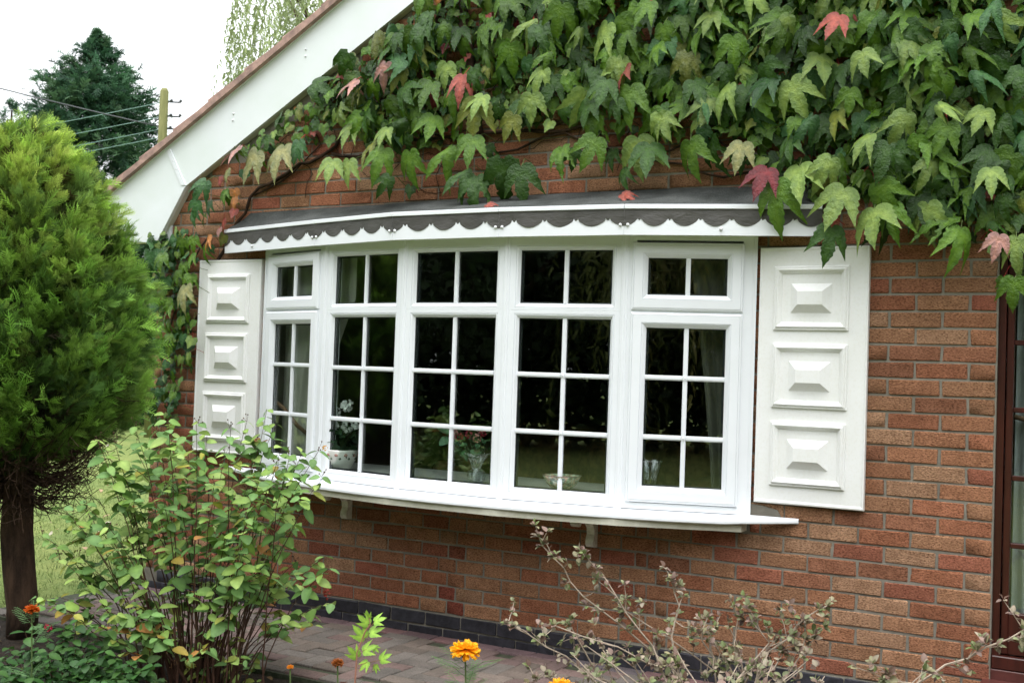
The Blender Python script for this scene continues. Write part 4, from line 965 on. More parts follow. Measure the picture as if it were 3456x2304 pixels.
def clumps(nc, per, rin, rout, size, cols, base, spread):
    z, a, r = crownpts(nc, rin, rout, .10); nc = len(z)
    out = np.stack([np.cos(a), np.sin(a), 0*a], 1); tng = np.stack([-np.sin(a), np.cos(a), 0*a], 1)
    hz = np.clip((z-1.5)/1.0, 0, 1)[:, None]
    ax = out*rng.uniform(.45, .9, (nc, 1))+np.array([0, 0, 1.])*rng.uniform(.5, 1.0, (nc, 1))+tng*rng.normal(0, .4, (nc, 1)); ax /= np.linalg.norm(ax, axis=1, keepdims=True)
    ax = ax*(1-.25*hz)+np.array([0, 0, 1.])*.35*hz
    P0 = np.stack([CT[0]+r*np.cos(a), CT[1]+r*np.sin(a), z], 1); ln = rng.uniform(.09, .17, nc)
    k = np.repeat(np.arange(nc), per); n = len(k); t = rng.uniform(-.7, 1.0, n)[:, None]
    side = rng.normal(size=(n, 3)); side -= (side*ax[k]).sum(1, keepdims=True)*ax[k]; side /= np.linalg.norm(side, axis=1, keepdims=True)
    pos = P0[k]+ax[k]*ln[k][:, None]*t+side*spread*(1-.5*t)*rng.random((n, 1))
    tip = ax[k]*rng.uniform(.6, 1.1, (n, 1))+side*rng.uniform(.25, .9, (n, 1)); nr = np.cross(side, ax[k])*rng.normal(0, .7, (n, 1))+side*.6+np.array([0, 0, .5])
    c = np.array(cols)[rng.integers(len(cols), size=nc)]*rng.uniform(.75, 1.2, (nc, 1)); c = c*(1+hz*np.array([.85, .40, .5]))  # clumps tinted brighter towards the top, light from above in the colour
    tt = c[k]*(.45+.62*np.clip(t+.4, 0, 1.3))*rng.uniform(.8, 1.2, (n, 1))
    return scatter(base, frame_m(pos, tip, nr, size*rng.uniform(.7, 1.25, n)), tt)
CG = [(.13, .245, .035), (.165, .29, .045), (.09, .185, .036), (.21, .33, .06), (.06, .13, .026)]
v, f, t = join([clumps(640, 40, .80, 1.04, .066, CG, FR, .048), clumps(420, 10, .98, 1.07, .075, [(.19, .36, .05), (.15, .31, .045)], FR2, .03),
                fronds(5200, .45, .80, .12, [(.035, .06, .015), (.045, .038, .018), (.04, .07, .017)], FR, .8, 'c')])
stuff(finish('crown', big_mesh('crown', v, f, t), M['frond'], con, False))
# bare inner twigs sweeping out from the trunk under the crown
g = G()
for k in range(400):
    a = rng.uniform(0, 6.28); z0 = rng.uniform(.60, 1.5) if k > 180 else rng.uniform(.58, .95); z1 = z0+rng.uniform(-.02, .26); R_ = float(np.interp(max(z1, .90), zr, rr_))*rng.uniform(.75, 1.05)
    if z0 < .7: R_ *= .9
    P = []
    for t in np.linspace(0, 1, 6):
        r = .03+R_*t; P.append((CT[0]+r*math.cos(a+.25*t*math.sin(k)), CT[1]+r*math.sin(a+.25*t*math.sin(k)), z0-.10*math.sin(math.pi*t*.8)+(z1-z0)*t**2))
    g.tube(P, [.007*(1-.8*t) for t in np.linspace(0, 1, 6)], 4, False)
    for q in range(3):
        b = P[rng.integers(2, 5)]; aa = a+rng.normal(0, .8); l = rng.uniform(.08, .2)
        g.tube([b, (b[0]+l*.6*math.cos(aa), b[1]+l*.6*math.sin(aa), b[2]-.02+.03*rng.normal()), (b[0]+l*math.cos(aa+.2), b[1]+l*math.sin(aa+.2), b[2]+rng.normal(-.01, .05))], .002, 3, False)
stuff(g.obj('bare_twigs', M['bark'], con))

# ================================================================ HYPERICUM SHRUB
hyp = thing('flowering_shrub', 'leafy green shrub with yellowing leaves and red brown stems below the left shutter', 'shrub')
TIPS = [tuple(map(float, q.split())) for q in "-0.25 1.07;-0.14 1.05;-0.35 1.01;0.02 1.05;0.12 1.04;-0.06 0.98;0.21 1.10;0.25 1.03;0.35 0.95;0.41 0.92;0.50 0.93;0.33 0.86;0.16 0.95;0.06 0.89;-0.16 0.91;-0.30 0.89;-0.41 0.90;-0.49 0.94;-0.46 0.79;-0.56 0.65;-0.48 0.72;-0.64 0.62;-0.74 0.51;-0.67 0.43;-0.58 0.41;-0.53 0.53;-0.34 0.59;-0.23 0.58;-0.13 0.75;-0.05 0.67;0.09 0.78;0.20 0.75;0.28 0.79;0.38 0.77;0.43 0.61;0.34 0.55;0.23 0.63;0.15 0.57;0.61 0.45;0.52 0.42;0.41 0.42;0.32 0.37;0.21 0.33;0.05 0.36;-0.09 0.32;-0.22 0.26;-0.33 0.25;-0.44 0.25;-0.64 0.23;-0.70 0.19;-0.41 0.17;-0.24 0.14;-0.11 0.13;0.00 0.06;0.11 0.09;0.21 0.25;0.46 0.20;0.49 0.11;0.37 0.09;0.25 0.03;0.20 -0.08;-0.21 -0.05;-0.34 -0.06;-0.37 0.02;0.03 -0.07;-0.27 0.05;-0.46 0.10".split(';')]
rv = np.array([.8747, .4846, 0]); dv_ = np.array([-.4846, .8747, 0]); HB = np.array([-3.16, -1.40, -.16])
gs = G(); gs2 = G(); hl = []
GC = [(.16, .28, .065), (.13, .25, .07), (.22, .34, .075), (.09, .18, .045), (.27, .38, .10), (.14, .26, .08)]
YC = [(.28, .27, .045), (.33, .25, .05), (.22, .26, .05), (.42, .20, .06), (.25, .28, .06)]
tips = []
for u, z in TIPS: tips.append((u, z, rng.uniform(-.28, .28)))
for k in range(34):
    u, z = TIPS[rng.integers(len(TIPS))]; tips.append((u+rng.normal(0, .06), z-abs(rng.normal(0, .09)), rng.uniform(-.35, .4)))
def hleaf(pos, d, size, yel, wide=False):
    c = np.array(YC[rng.integers(5)] if rng.random() < yel else GC[rng.integers(6)])*rng.uniform(.8, 1.2)
    n = np.array([rng.normal(0, .35), -.4+rng.normal(0, .35), 1.0]); tip = d+np.array([0, 0, -.2+rng.normal(0, .3)])
    hl.append((frame_m(pos, tip, n, np.array(size)), int(rng.integers(2)), c, size))
for ti, (u, z, dp) in enumerate(tips):
    tip = HB*np.array([1, 1, 0])+rv*u+dv_*dp; tip[2] = z
    if z < .05: base = HB+rv*(u*.5)+dv_*dp*.4
    else: base = HB+rv*(u*.30+rng.normal(0, .06))+dv_*(dp*.4+rng.normal(0, .04))
    base[2] = -.17; out = np.clip(abs(u), 0, .8)
    ctrl = base*.5+tip*.5+np.array([0, 0, .10+.25*out*max(0, .5-z)])-rv*u*.12
    ts = np.linspace(0, 1, 9); P = [(1-t)**2*base+2*t*(1-t)*ctrl+t*t*tip+rng.normal(0, .004, 3) for t in ts]
    (gs if ti % 2 else gs2).tube([tuple(p) for p in P], [.0038*(1-.7*t) for t in ts], 5, False)
    yel = .05+.6*max(0, 1-(z+.1)/.5)*(.7 if u < .1 else .85)
    Ltot = float(np.linalg.norm(tip-base)); npair = int(max(4, Ltot*.6/.045))
    for q in range(npair):
        t = 1-q*.045/max(Ltot, .2); 
        if t < .12: break
        p = (1-t)**2*base+2*t*(1-t)*ctrl+t*t*tip; ax = q*1.57+ti
        if q > 4 and rng.random() < .62: continue
        for s in (0, math.pi):
            d = np.array([math.cos(ax+s), math.sin(ax+s), .05]); hleaf(p+d*.004, d, rng.uniform(.055, .092) if q > 1 else rng.uniform(.038, .062), yel)
    # side twigs
    if rng.random() < .6:
        t = rng.uniform(.6, .9); p = (1-t)**2*base+2*t*(1-t)*ctrl+t*t*tip; a = rng.uniform(0, 6.28); e = p+np.array([math.cos(a)*.10, math.sin(a)*.10, .07])
        gs.tube([tuple(p), tuple((p+e)/2+np.array([0, 0, .01])), tuple(e)], .0014, 4, False)
        for w in (.5, .8, 1.0):
            for s in (0, math.pi):
                pp = p*(1-w)+e*w; d = np.array([math.cos(a+1.57+s+w*3), math.sin(a+1.57+s+w*3), .1]); hleaf(pp, d, rng.uniform(.04, .065), yel)
    # seed heads
    if z > .35 and rng.random() < .5:
        for _ in range(4):
            q = tip+rng.normal(0, .012, 3)+np.array([0, 0, .022]); gs2.tube([tuple(tip), tuple(q)], .0009, 3, False); gs2.ball(tuple(q), .0035, 5)
for k in range(40):   # cut and bare stems at the base
    a = rng.uniform(0, 6.28); r = rng.uniform(0, .17); b = HB+np.array([r*math.cos(a)*1.4, r*math.sin(a), -.01]); hgt = rng.uniform(.15, .5)
    e = b+np.array([math.cos(a)*.2*hgt+rng.normal(0, .03), math.sin(a)*.2*hgt, hgt]); gs.tube([tuple(b), tuple((b+e)/2+rng.normal(0, .008, 3)), tuple(e)], [.0055, .0045, .003], 5)
stuff(gs.obj('stems', M['stem'], hyp, tint=(.09, .045, .03))); stuff(gs2.obj('brown_stems', M['stem'], hyp, tint=(.075, .04, .025)))
hb = [OVATE, OVW]; hmesh = [setmat(big_mesh('leaf', *b), M['leaf'], True) for b in hb]
sz = px_size(np.array([h[0][:3, 3] for h in hl]), np.array([h[3] for h in hl])); order = np.argsort(-sz); rs = ([], []), ([], [])
for k, i in enumerate(order):
    m, b, c, s = hl[i]
    if k < 298: place('leaf', hmesh[b], m, hyp, c)
    else: rs[b][0].append(m); rs[b][1].append(c)
v, f, t = join([scatter(hb[b], rs[b][0], rs[b][1]) for b in (0, 1)])
stuff(finish('foliage', big_mesh('foliage', v, f, t), M['leaf'], hyp, True))
petals((-2.705, -1.13, .945), .014, 16, (.75, .38, .02), hyp, 'flower')
petals((-2.715, -1.05, .27), .022, 14, (.28, .03, .02), hyp, 'seed_head')

# ================================================================ BERBERIS (pale twigs, small dull purple leaves)
ber = thing('berberis_bush', 'sparse thorny bush with pale twigs and small dull purple green leaves below the bow window', 'shrub')
BR = """-1.44 -1.44 0.66 -1.38 -1.40 0.58 -1.30 -1.36 0.48 -1.17 -1.28 0.37 -0.96 -1.15 0.17
-1.30 -1.36 0.65 -1.21 -1.31 0.55 -1.14 -1.26 0.43 -1.06 -1.21 0.30
-0.99 -1.19 0.55 -0.97 -1.17 0.45 -0.99 -1.18 0.34
-1.55 -1.49 0.36 -1.41 -1.41 0.28 -1.30 -1.35 0.20 -1.19 -1.28 0.15
-1.35 -1.38 0.36 -1.28 -1.34 0.26 -1.23 -1.31 0.16
-1.16 -1.27 0.43 -1.01 -1.19 0.33 -0.86 -1.10 0.20
-0.57 -0.95 0.40 -0.66 -1.00 0.31 -0.75 -1.04 0.18
-0.50 -0.91 0.47 -0.57 -0.95 0.40 -0.66 -1.00 0.31
-0.53 -0.92 0.35 -0.60 -0.96 0.22 -0.66 -0.99 0.17
-0.86 -1.11 0.35 -0.80 -1.07 0.24 -0.77 -1.05 0.18
-1.01 -1.18 0.25 -0.93 -1.14 0.17
-0.71 -1.02 0.41 -0.67 -1.00 0.34 -0.75 -1.10 0.20
-1.36 -1.38 0.37 -1.15 -1.27 0.31 -0.96 -1.15 0.18
-0.86 -1.11 0.42 -0.88 -1.12 0.34 -0.82 -1.08 0.22
-0.78 -1.07 0.42 -0.79 -1.07 0.34 -0.76 -1.05 0.20
0.23 -1.31 0.55 0.13 -1.36 0.49 0.02 -1.42 0.43 -0.07 -1.47 0.38
-0.14 -1.51 0.39 -0.07 -1.47 0.38
-1.17 -1.28 0.24 -1.09 -1.23 0.16
-1.44 -1.42 0.17 -1.40 -1.40 0.08
-0.62 -0.97 0.30 -0.70 -1.05 0.20""".strip().split('\n')
brs = [np.array(list(map(float, b.split()))).reshape(-1, 3) for b in BR]
g = G(); gt = G(); bl = []
def sprig(p, d):
    n = rng.integers(4, 9)
    for _ in range(n):
        dd = d*.4+rng.normal(0, .7, 3)+np.array([0, 0, .25]); dd /= np.linalg.norm(dd); s = rng.uniform(.018, .033)
        c = np.array([(.25, .23, .13), (.22, .24, .13), (.25, .17, .14), (.32, .27, .20), (.15, .19, .07), (.13, .08, .06)][rng.integers(6)])*rng.uniform(.75, 1.25)
        bl.append((frame_m(p+dd*.004, dd, np.array([rng.normal(0, .4), -.3, 1.0]), np.array(s)), c))
def twig(P, r0, depth):
    n = len(P); gt.tube([tuple(p) for p in P], [r0*(.45+.55*i/max(1, n-1)) if depth == 0 else r0*(1-.5*i/max(1, n-1)) for i in range(n)], 5, False)
for P in brs:
    P = P+0; P[:, 1] += rng.uniform(-.05, .05)
    if P[0][0] < 0:   # carry on down to the root of the bush
        root = np.array([-.75+rng.normal(0, .08), -1.42+rng.normal(0, .05), -.18]); P = np.vstack([P, P[-1]*.55+root*.45+np.array([0, 0, -.02]), root])
    else: P = np.vstack([P, np.array([-.35, -1.62, .10]), np.array([-.55, -1.7, -.18])])
    Q = []
    for a, b in zip(P[:-1], P[1:]):
        for t in (0, .5): Q.append(a*(1-t)+b*t+rng.normal(0, .006, 3))
    Q.append(P[-1]); twig(Q, .0052, 0)
    for i in range(len(Q)-2):
        p, d = Q[i], (Q[max(i-1, 0)]-Q[i+1]); d = d/(np.linalg.norm(d)+1e-6)
        if i == 0: sprig(p, d); sprig(p, d)
        if p[2] < .0: continue
        for _ in range(rng.integers(1, 3)):
            dd = d*.5+rng.normal(0, .6, 3)+np.array([0, 0, .2]); dd /= np.linalg.norm(dd); l = rng.uniform(.02, .11); e = p+dd*l
            m_ = (p+e)/2+rng.normal(0, .004, 3); gt.tube([tuple(p), tuple(m_), tuple(e)], [.0022, .0018, .0012], 4, False); sprig(e, dd)
            if l > .07: sprig(m_, dd)
            for sgn in (1, -1):
                th_ = e*.4+p*.6; gt.tube([tuple(th_), tuple(th_+rng.normal(0, .009, 3))], .0006, 3, False)
for k in range(40):
    root = np.array([-.75+rng.normal(0, .08), -1.42+rng.normal(0, .05), -.18]); e = np.array([rng.uniform(-1.45, -.35), -1.35+rng.normal(0, .18), rng.uniform(.05, .36)])
    P = [root*(1-t)+e*t+rng.normal(0, .01, 3)+np.array([0, 0, .05*math.sin(math.pi*t)]) for t in np.linspace(1, 0, 7)]; twig(P, .004, 0)
    for p in P[:5]: sprig(p+rng.normal(0, .02, 3), np.array([0, 0, 1.]))
gt.obj('twigs', M['stem'], ber, tint=(.38, .31, .24))
OVS = ovate(.36, .12, .2)
v, f, t = scatter(OVS, [b[0] for b in bl], [b[1] for b in bl]); stuff(finish('foliage', big_mesh('foliage', v, f, t), M['leaf'], ber, True))

# ================================================================ FOREGROUND FLOWERS
def marigold(name, label, P, r, col, gnd=-.17, open_=True, tint2=None, group=None):
    o = thing(name, label, 'flower', group)
    P = np.array(P)
    base = P*np.array([1, 1, 0])+np.array([.015, .0, gnd])
    g = G(); g.tube([tuple(base), tuple((base+P)/2+np.array([.008, 0, 0])), tuple(P-np.array([0, 0, r*.5]))], [.004, .0032, .0026], 6); g.obj('stem', M['stem'], o, tint=(.09, .14, .045))
    # calyx
    g = G(); g.lathe([(.002, -r*.75), (r*.22, -r*.55), (r*.25, -r*.2), (r*.1, 0)], 8, tuple(P)); g.obj('calyx', M['stem'], o, True, tint=(.10, .15, .05))
    V_, F_, T_ = [], [], []
    for ring, (nn, el_, rad, s) in enumerate(((17, -.55, 1.0, 1.0), (17, -.22, .98, 1.0), (16, .10, .85, .95), (13, .42, .62, .8), (9, .85, .35, .65))):
        for k in range(nn):
            a = 2*math.pi*(k+.5*(ring % 2))/nn+rng.normal(0, .08); e = el_+rng.normal(0, .14)
            d = np.array([math.cos(a)*math.cos(e), math.sin(a)*math.cos(e), math.sin(e)]); sd_ = np.array([-math.sin(a), math.cos(a), 0]); n_ = np.cross(sd_, d)
            w = r*.30*s; o0 = len(V_)
            for j, (t, wf) in enumerate(((.15, .25), (.55, .8), (.85, 1.1), (1.0, .9))):
                for q in (-1, -.5, 0, .5, 1):
                    wv = .06*r*(1 if q in (-.5, .5) else -1)*t
                    V_.append(tuple(P+d*r*rad*(t-.03*abs(q)*j*.5)+sd_*w*wf*q*.5+n_*(wv-.10*r*t*t)+(rng.normal(0, .03*r, 3) if j == 3 else 0)))
                    T_.append((1, 1, 1) if t > .3 else (1, .7, .6))
            for j in range(3):
                for q in range(4): a0 = o0+5*j+q; F_ += [(a0, a0+1, a0+6), (a0, a0+6, a0+5)]
    T_ = np.array(T_)*np.array(col); finish('petals', big_mesh('petals', np.array(V_), np.array(F_), T_), M['petal'], o, False)
    return o, base
def feather(o, c, n, h, spread, col=(.10, .19, .06)):
    """finely cut marigold foliage"""
    base = (np.array([(-.05, 0, 0), (.05, 0, 0), (0, -1, -.15), (0, -.5, .03)]), np.array([(0, 1, 3), (0, 3, 2), (3, 1, 2)]), np.ones((4, 3)))
    ms = []; ts = []; g = G()
    for k in range(n):
        a = rng.uniform(0, 6.28); z = c[2]+h*rng.uniform(.1, 1); p0 = np.array([c[0], c[1], z]); l = spread*rng.uniform(.6, 1.1)
        d = np.array([math.cos(a), math.sin(a), .45]); p1 = p0+d*l; g.tube([tuple(p0), tuple((p0+p1)/2+np.array([0, 0, .01])), tuple(p1)], .0011, 3, False)
        for q in range(9):
            t = .25+.75*q/8; b = p0*(1-t)+p1*t
            for s in (-1, 1):
                dd = d*.7+s*np.array([-math.sin(a), math.cos(a), .0])*.9+np.array([0, 0, -.25]); ms.append(frame_m(b, dd, np.array([0, -.2, 1.]), np.array(.026*(1.2-.6*t)))); ts.append(np.array(col)*rng.uniform(.8, 1.25))
    v, f, t = scatter(base, ms, ts); stuff(finish('foliage', big_mesh('foliage', v, f, t), M['leaf'], o)); g.obj('stalks', M['stem'], o, tint=col)
YEL = (1.0, .50, .015)
o, b = marigold('marigold', 'big open orange yellow marigold in front of the paved path', (-1.41, -1.99, .395), .052, YEL, group='orange yellow marigolds'); feather(o, b+np.array([0, 0, .05]), 34, .46, .12)
o, b = marigold('marigold', 'orange yellow marigold cut by the bottom edge below the berberis bush', (-1.13, -1.83, .28), .05, YEL, group='orange yellow marigolds'); feather(o, b+np.array([0, 0, .05]), 18, .36, .12)
o, b = marigold('marigold', 'withered rust brown marigold head beside the pale green seedling', (-1.785, -2.19, .335), .022, (.33, .10, .02)); feather(o, b+np.array([0, 0, .03]), 9, .30, .07, (.13, .18, .06))
o, b = marigold('marigold', 'small orange marigold bud between the leafy shrub and the seedling', (-1.92, -2.27, .315), .012, (.75, .28, .02)); feather(o, b+np.array([0, 0, .03]), 8, .24, .08)
o, b = marigold('marigold', 'dark dry marigold seed head low at the bottom edge', (-1.765, -2.18, .262), .017, (.14, .05, .035)); feather(o, b+np.array([0, 0, .03]), 6, .2, .07)
o, b = marigold('marigold', 'faded orange marigold in front of the conifer trunk', (-3.36, -2.145, .30), .032, (.55, .11, .01)); feather(o, b+np.array([0, 0, .1]), 16, .34, .11, (.10, .20, .07))
# seedling with lobed light green leaves
sd_o = thing('sycamore_seedling', 'slender seedling with bright light green lobed leaves on a reddish stem', 'plant')
g = G(); g.tube([(-1.80, -2.08, -.17), (-1.795, -2.08, .05), (-1.793, -2.078, .237), (-1.789, -2.078, .343), (-1.766, -2.068, .415), (-1.751, -2.06, .441), (-1.755, -2.063, .463)], [.0035, .0033, .003, .0027, .0022, .0018, .0014], 6); g.obj('stem', M['stem'], sd_o, tint=(.36, .17, .12))
LV = [tuple(map(float, q.split())) for q in "-1.755 -2.063 0.463;-1.762 -2.068 0.496;-1.757 -2.064 0.442;-1.793 -2.085 0.480;-1.738 -2.053 0.451;-1.696 -2.031 0.470;-1.768 -2.068 0.394;-1.806 -2.091 0.446;-1.750 -2.059 0.411;-1.702 -2.033 0.437;-1.788 -2.077 0.328;-1.821 -2.097 0.372;-1.769 -2.067 0.349;-1.720 -2.041 0.376;-1.718 -2.038 0.320;-1.679 -2.018 0.347;-1.757 -2.060 0.312;-1.783 -2.073 0.274;-1.732 -2.046 0.303;-1.726 -2.041 0.269;-1.739 -2.051 0.365;-1.718 -2.039 0.346".split(';')]
slm = [setmat(big_mesh('leaf', *shape_leaf(p2, f2, .06, .1, .2, .95)), M['leaf'], True)]
for a, b in zip(LV[::2], LV[1::2]):
    a, b = np.array(a), np.array(b); d = b-a; L = np.linalg.norm(d)*.78
    st = np.array([np.interp(a[2], [.2, .343, .415, .441], [-1.793, -1.789, -1.766, -1.751]), np.interp(a[2], [.2, .343, .415, .441], [-2.078, -2.078, -2.068, -2.06]), a[2]-.02])
    m = frame_m(a, d+np.array([0, -.01, 0]), np.array([rng.normal(0, .4), -1, .7]), np.array(L)); place('leaf', slm[0], m, sd_o, np.array([.26, .46, .07])*rng.uniform(.9, 1.1))
    g = G(); g.tube([tuple(st), tuple(a)], .0009, 4); g.obj('leaf_stalk', M['stem'], sd_o, tint=(.25, .15, .06))
# low dark leafed plants at the left
def bushy(name, label, cat, c, rad, n, size, cols, base, mt='leaf', extra=None):
    o = thing(name, label, cat); g = G(); ms, ts = [], []
    for k in range(n):
        a = rng.uniform(0, 6.28); r = rng.uniform(0, 1)**.5; z = c[2]+rad[2]*rng.uniform(.05, 1)*(1-.45*r*r)
        e = np.array([c[0]+rad[0]*r*math.cos(a), c[1]+rad[1]*r*math.sin(a), z]); b = np.array([c[0]+.35*rad[0]*r*math.cos(a), c[1]+.35*rad[1]*r*math.sin(a), c[2]])
        g.tube([tuple(b), tuple((b+e)/2+np.array([0, 0, .03])), tuple(e)], [.003, .002, .0012], 4, False)
        for q in range(7):
            t = 1-q*.09; p = b*(1-t)+e*t+np.array([0, 0, .03*math.sin(math.pi*t)]); ax = q*1.57+k
            for s in (0, math.pi):
                d = np.array([math.cos(ax+s), math.sin(ax+s), -.05+rng.normal(0, .15)]); ms.append(frame_m(p, d, np.array([rng.normal(0, .2), -.3, 1.]), np.array(size*rng.uniform(.6, 1.2)))); ts.append(np.array(cols[rng.integers(len(cols))])*rng.uniform(.75, 1.2))
    v, f, t = scatter(base, ms, ts); stuff(finish('foliage', big_mesh('foliage', v, f, t), M[mt], o, True)); stuff(g.obj('stems', M['stem'], o, tint=(.09, .05, .03))); return o
fu = bushy('fuchsia_bush', 'low dark green fuchsia with one red flower in the bottom left corner', 'plant', (-3.36, -1.98, -.18), (.42, .3, .42), 95, .052, [(.030, .090, .018), (.022, .068, .014), (.045, .11, .022)], OVW)
petals((-3.30, -2.11, .225), .017, 18, (.55, .012, .07), fu, 'flower')
bushy('ground_plant', 'small green plant low between the fuchsia and the leafy shrub', 'plant', (-2.98, -1.72, -.18), (.28, .2, .16), 30, .036, [(.06, .12, .04), (.10, .15, .04), (.05, .10, .05)], OVATE)
bushy('ground_plant', 'small green weed low between the marigolds', 'plant', (-1.55, -2.02, -.18), (.3, .12, .30), 18, .03, [(.08, .16, .05), (.10, .19, .07)], OVATE)
# fallen leaves on bed and lawn
ms, ts = [], []
for k in range(240):
    x, y = rng.uniform(-5, -1), rng.uniform(-2.4, -1.1); ms.append(frame_m(np.array([x, y, -.125+.004*rng.random()]), rng.normal(size=3)*np.array([1, 1, .15]), np.array([0, 0, 1.])+rng.normal(0, .4, 3), np.array(rng.uniform(.02, .045)))); ts.append(np.array([(.09, .05, .03), (.05, .03, .02), (.14, .09, .04)][rng.integers(3)]))
v, f, t = scatter(OVATE, ms, ts); tag(finish('leaf_litter', big_mesh('leaf_litter', v, f, t), M['leaf'], None), 'dry brown leaves scattered on the soil of the flower bed', 'leaf litter', kind='stuff')
ms, ts = [], []
for k in range(420):
    x, y = rng.uniform(-17, -5.6), rng.uniform(-3.5, 9); ms.append(frame_m(np.array([x, y, -.13]), rng.normal(size=3)*np.array([1, 1, .15]), np.array([0, 0, 1.])+rng.normal(0, .4, 3), np.array(rng.uniform(.04, .09)))); ts.append(np.array([(.45, .36, .24), (.35, .22, .13), (.5, .44, .36)][rng.integers(3)]))
v, f, t = scatter(OVATE, ms, ts); tag(finish('fallen_leaves', big_mesh('fallen_leaves', v, f, t), M['leaf'], None), 'pale fallen leaves scattered over the lawn', 'leaf litter', kind='stuff')
# grass
N = 26000; x = rng.uniform(-12, -5.2, N); y = rng.uniform(-3.0, 4.5, N)
keep = ~((x > -5.22) & (y > -1.1)); x, y = x[keep], y[keep]; n = len(x)
bl_ = (np.array([(-.09, 0, 0), (.09, 0, 0), (.0, -1, .0), (-.05, -.6, .06), (.5, -.1, .1), (.6, .0, .1), (.75, -.7, .25)]), np.array([(0, 1, 3), (3, 1, 2), (4, 5, 6)]), np.array([(.7,)*3, (.7,)*3, (1.2,)*3, (1,)*3, (.7,)*3, (.7,)*3, (1.2,)*3]))
m = frame_m(np.stack([x, y, np.full(n, -.167)], 1), np.stack([rng.normal(0, .5, n), rng.normal(0, .5, n), np.ones(n)], 1), rng.normal(size=(n, 3)), rng.uniform(.02, .045, n))
v, f, t = scatter(bl_, m, np.array([1, 1, 1])*rng.uniform(.7, 1.3, (n, 1))*np.array([1, 1, 1])); tag(finish('grass', big_mesh('grass', v, f, t), M['grass'], None), 'short mown grass of the lawn beside the house', 'grass', kind='stuff')

# ================================================================ BACKGROUND
def conifer(x, y, h, prof, n, label, size=.5, col=((.045, .115, .058), (.062, .145, .07), (.033, .082, .046), (.085, .165, .078)), trunk=.22, group='tall dark conifers beyond the lawn'):
    o = thing('tall_conifer', label, 'tree', group)
    g = G(); g.tube([(x, y, -.2), (x+.05, y, h*.5), (x, y, h*.97)], [trunk, trunk*.6, .02], 8); g.obj('trunk', M['bark'], o, True)
    zz = [p[0] for p in prof]; rr = [p[1] for p in prof]
    ms, ts = [], []
    nb = n//26
    for b in range(nb):     # branches: each a drooping row of sprays with an upturned tip
        z = float(h*(1-rng.random()**.8*.97)); r = float(np.interp(z, zz, rr))*rng.uniform(.55, 1.15)
        if r < .03: r = .05
        a = rng.uniform(0, 6.28); c = np.array(col[rng.integers(len(col))])*rng.uniform(.75, 1.2)
        for q in range(26):
            t = .35+.65*rng.random()**.6; zz_ = z-.42*r*t+.42*r*t**4; p = np.array([x+r*t*math.cos(a), y+r*t*math.sin(a), zz_])+rng.normal(0, .11, 3)*min(1, r+.2)
            d = np.array([math.cos(a), math.sin(a), .1])*.7+rng.normal(0, .45, 3)+np.array([0, 0, -.15+.5*t]); ms.append(frame_m(p, d, rng.normal(0, .5, 3)+np.array([0, 0, 1.]), np.array(size*rng.uniform(.5, 1.1)*(.55+.45*min(1, r))))); ts.append(c*rng.uniform(.8, 1.2))
    v, f, t = scatter(frond_base(3, 1, .5, .07, .5, 2), ms, ts); stuff(finish('crown', big_mesh('crown', v, f, t), M['frond'], o)); return o
conifer(-20.4, 12.6, 8.75, [(0, 2.3), (4, 2.1), (5.0, 2.0), (5.9, 1.7), (6.4, 1.5), (7.2, 1.3), (7.7, .95), (8.1, .5), (8.75, .02)], 30000, 'tallest dark green conifer beyond the lawn, behind the overhead wires', .27)
conifer(-21.2, 12.2, 7.3, [(0, 1.9), (5, 1.4), (6, .8), (6.8, .35), (7.3, .02)], 12000, 'lower dark conifer merging with the left side of the tallest one', .27)
conifer(-22.15, 11.75, 7.1, [(0, 1.4), (5, .9), (6, .55), (6.8, .28), (7.1, .02)], 6500, 'small dark conifer tip at the left edge behind the clipped crown', .25)
# telegraph pole with insulators and wires
pole = thing('telegraph_pole', 'yellowish weathered wooden telegraph pole standing behind the roof slope', 'telegraph pole')
g = G(); g.tube([(-16.07, 10.53, -.2), (-16.07, 10.53, 6.50), (-16.07, 10.53, 6.56)], [.11, .082, .05], 12); g.obj('post', M['pole'], pole, True)
ins_z = [6.30, 6.02, 5.78, 5.62]
for z in ins_z:
    g = G(); g.tube([(-16.07, 10.53, z), (-15.80, 10.70, z)], .016, 6); g.obj('arm', M['wire'], pole)
    for w in (.45, 1.0):
        g = G(); g.ball((-16.07+.27*w, 10.53+.17*w, z+.03), .03, 8); g.obj('insulator', M['wire'], pole, True)
for z in (6.40, 5.95, 5.7):
    g = G(); g.tube([(-16.07, 10.53, z), (-16.20, 10.44, z)], .014, 5); g.obj('step_iron', M['wire'], pole)
def wire(a, b, sag, r, m, label, group):
    P = []
    for t in np.linspace(0, 1, 20): p = np.array(a)*(1-t)+np.array(b)*t; p[2] -= sag*4*t*(1-t); P.append(tuple(p))
    g = G(); g.tube(P, r, 5); tag(g.obj('overhead_wire', m, None, True), label, 'wire', group)
for z, nm in zip(ins_z, ('topmost', 'second from the top', 'third from the top', 'lowest')):
    wire((-15.95, 10.6, z+.03), (-31.0, 5.2, z-2.1), .25, .0085, M['wiregreen'], '%s of the four pale green wires in front of the tall conifer' % nm, 'overhead wires')
wire((-16.07, 10.5, 5.80), (-27.2, 4.4, 9.0), .2, .013, M['wire'], 'thick dark cable crossing the green wires down to the telegraph pole', 'overhead wires')
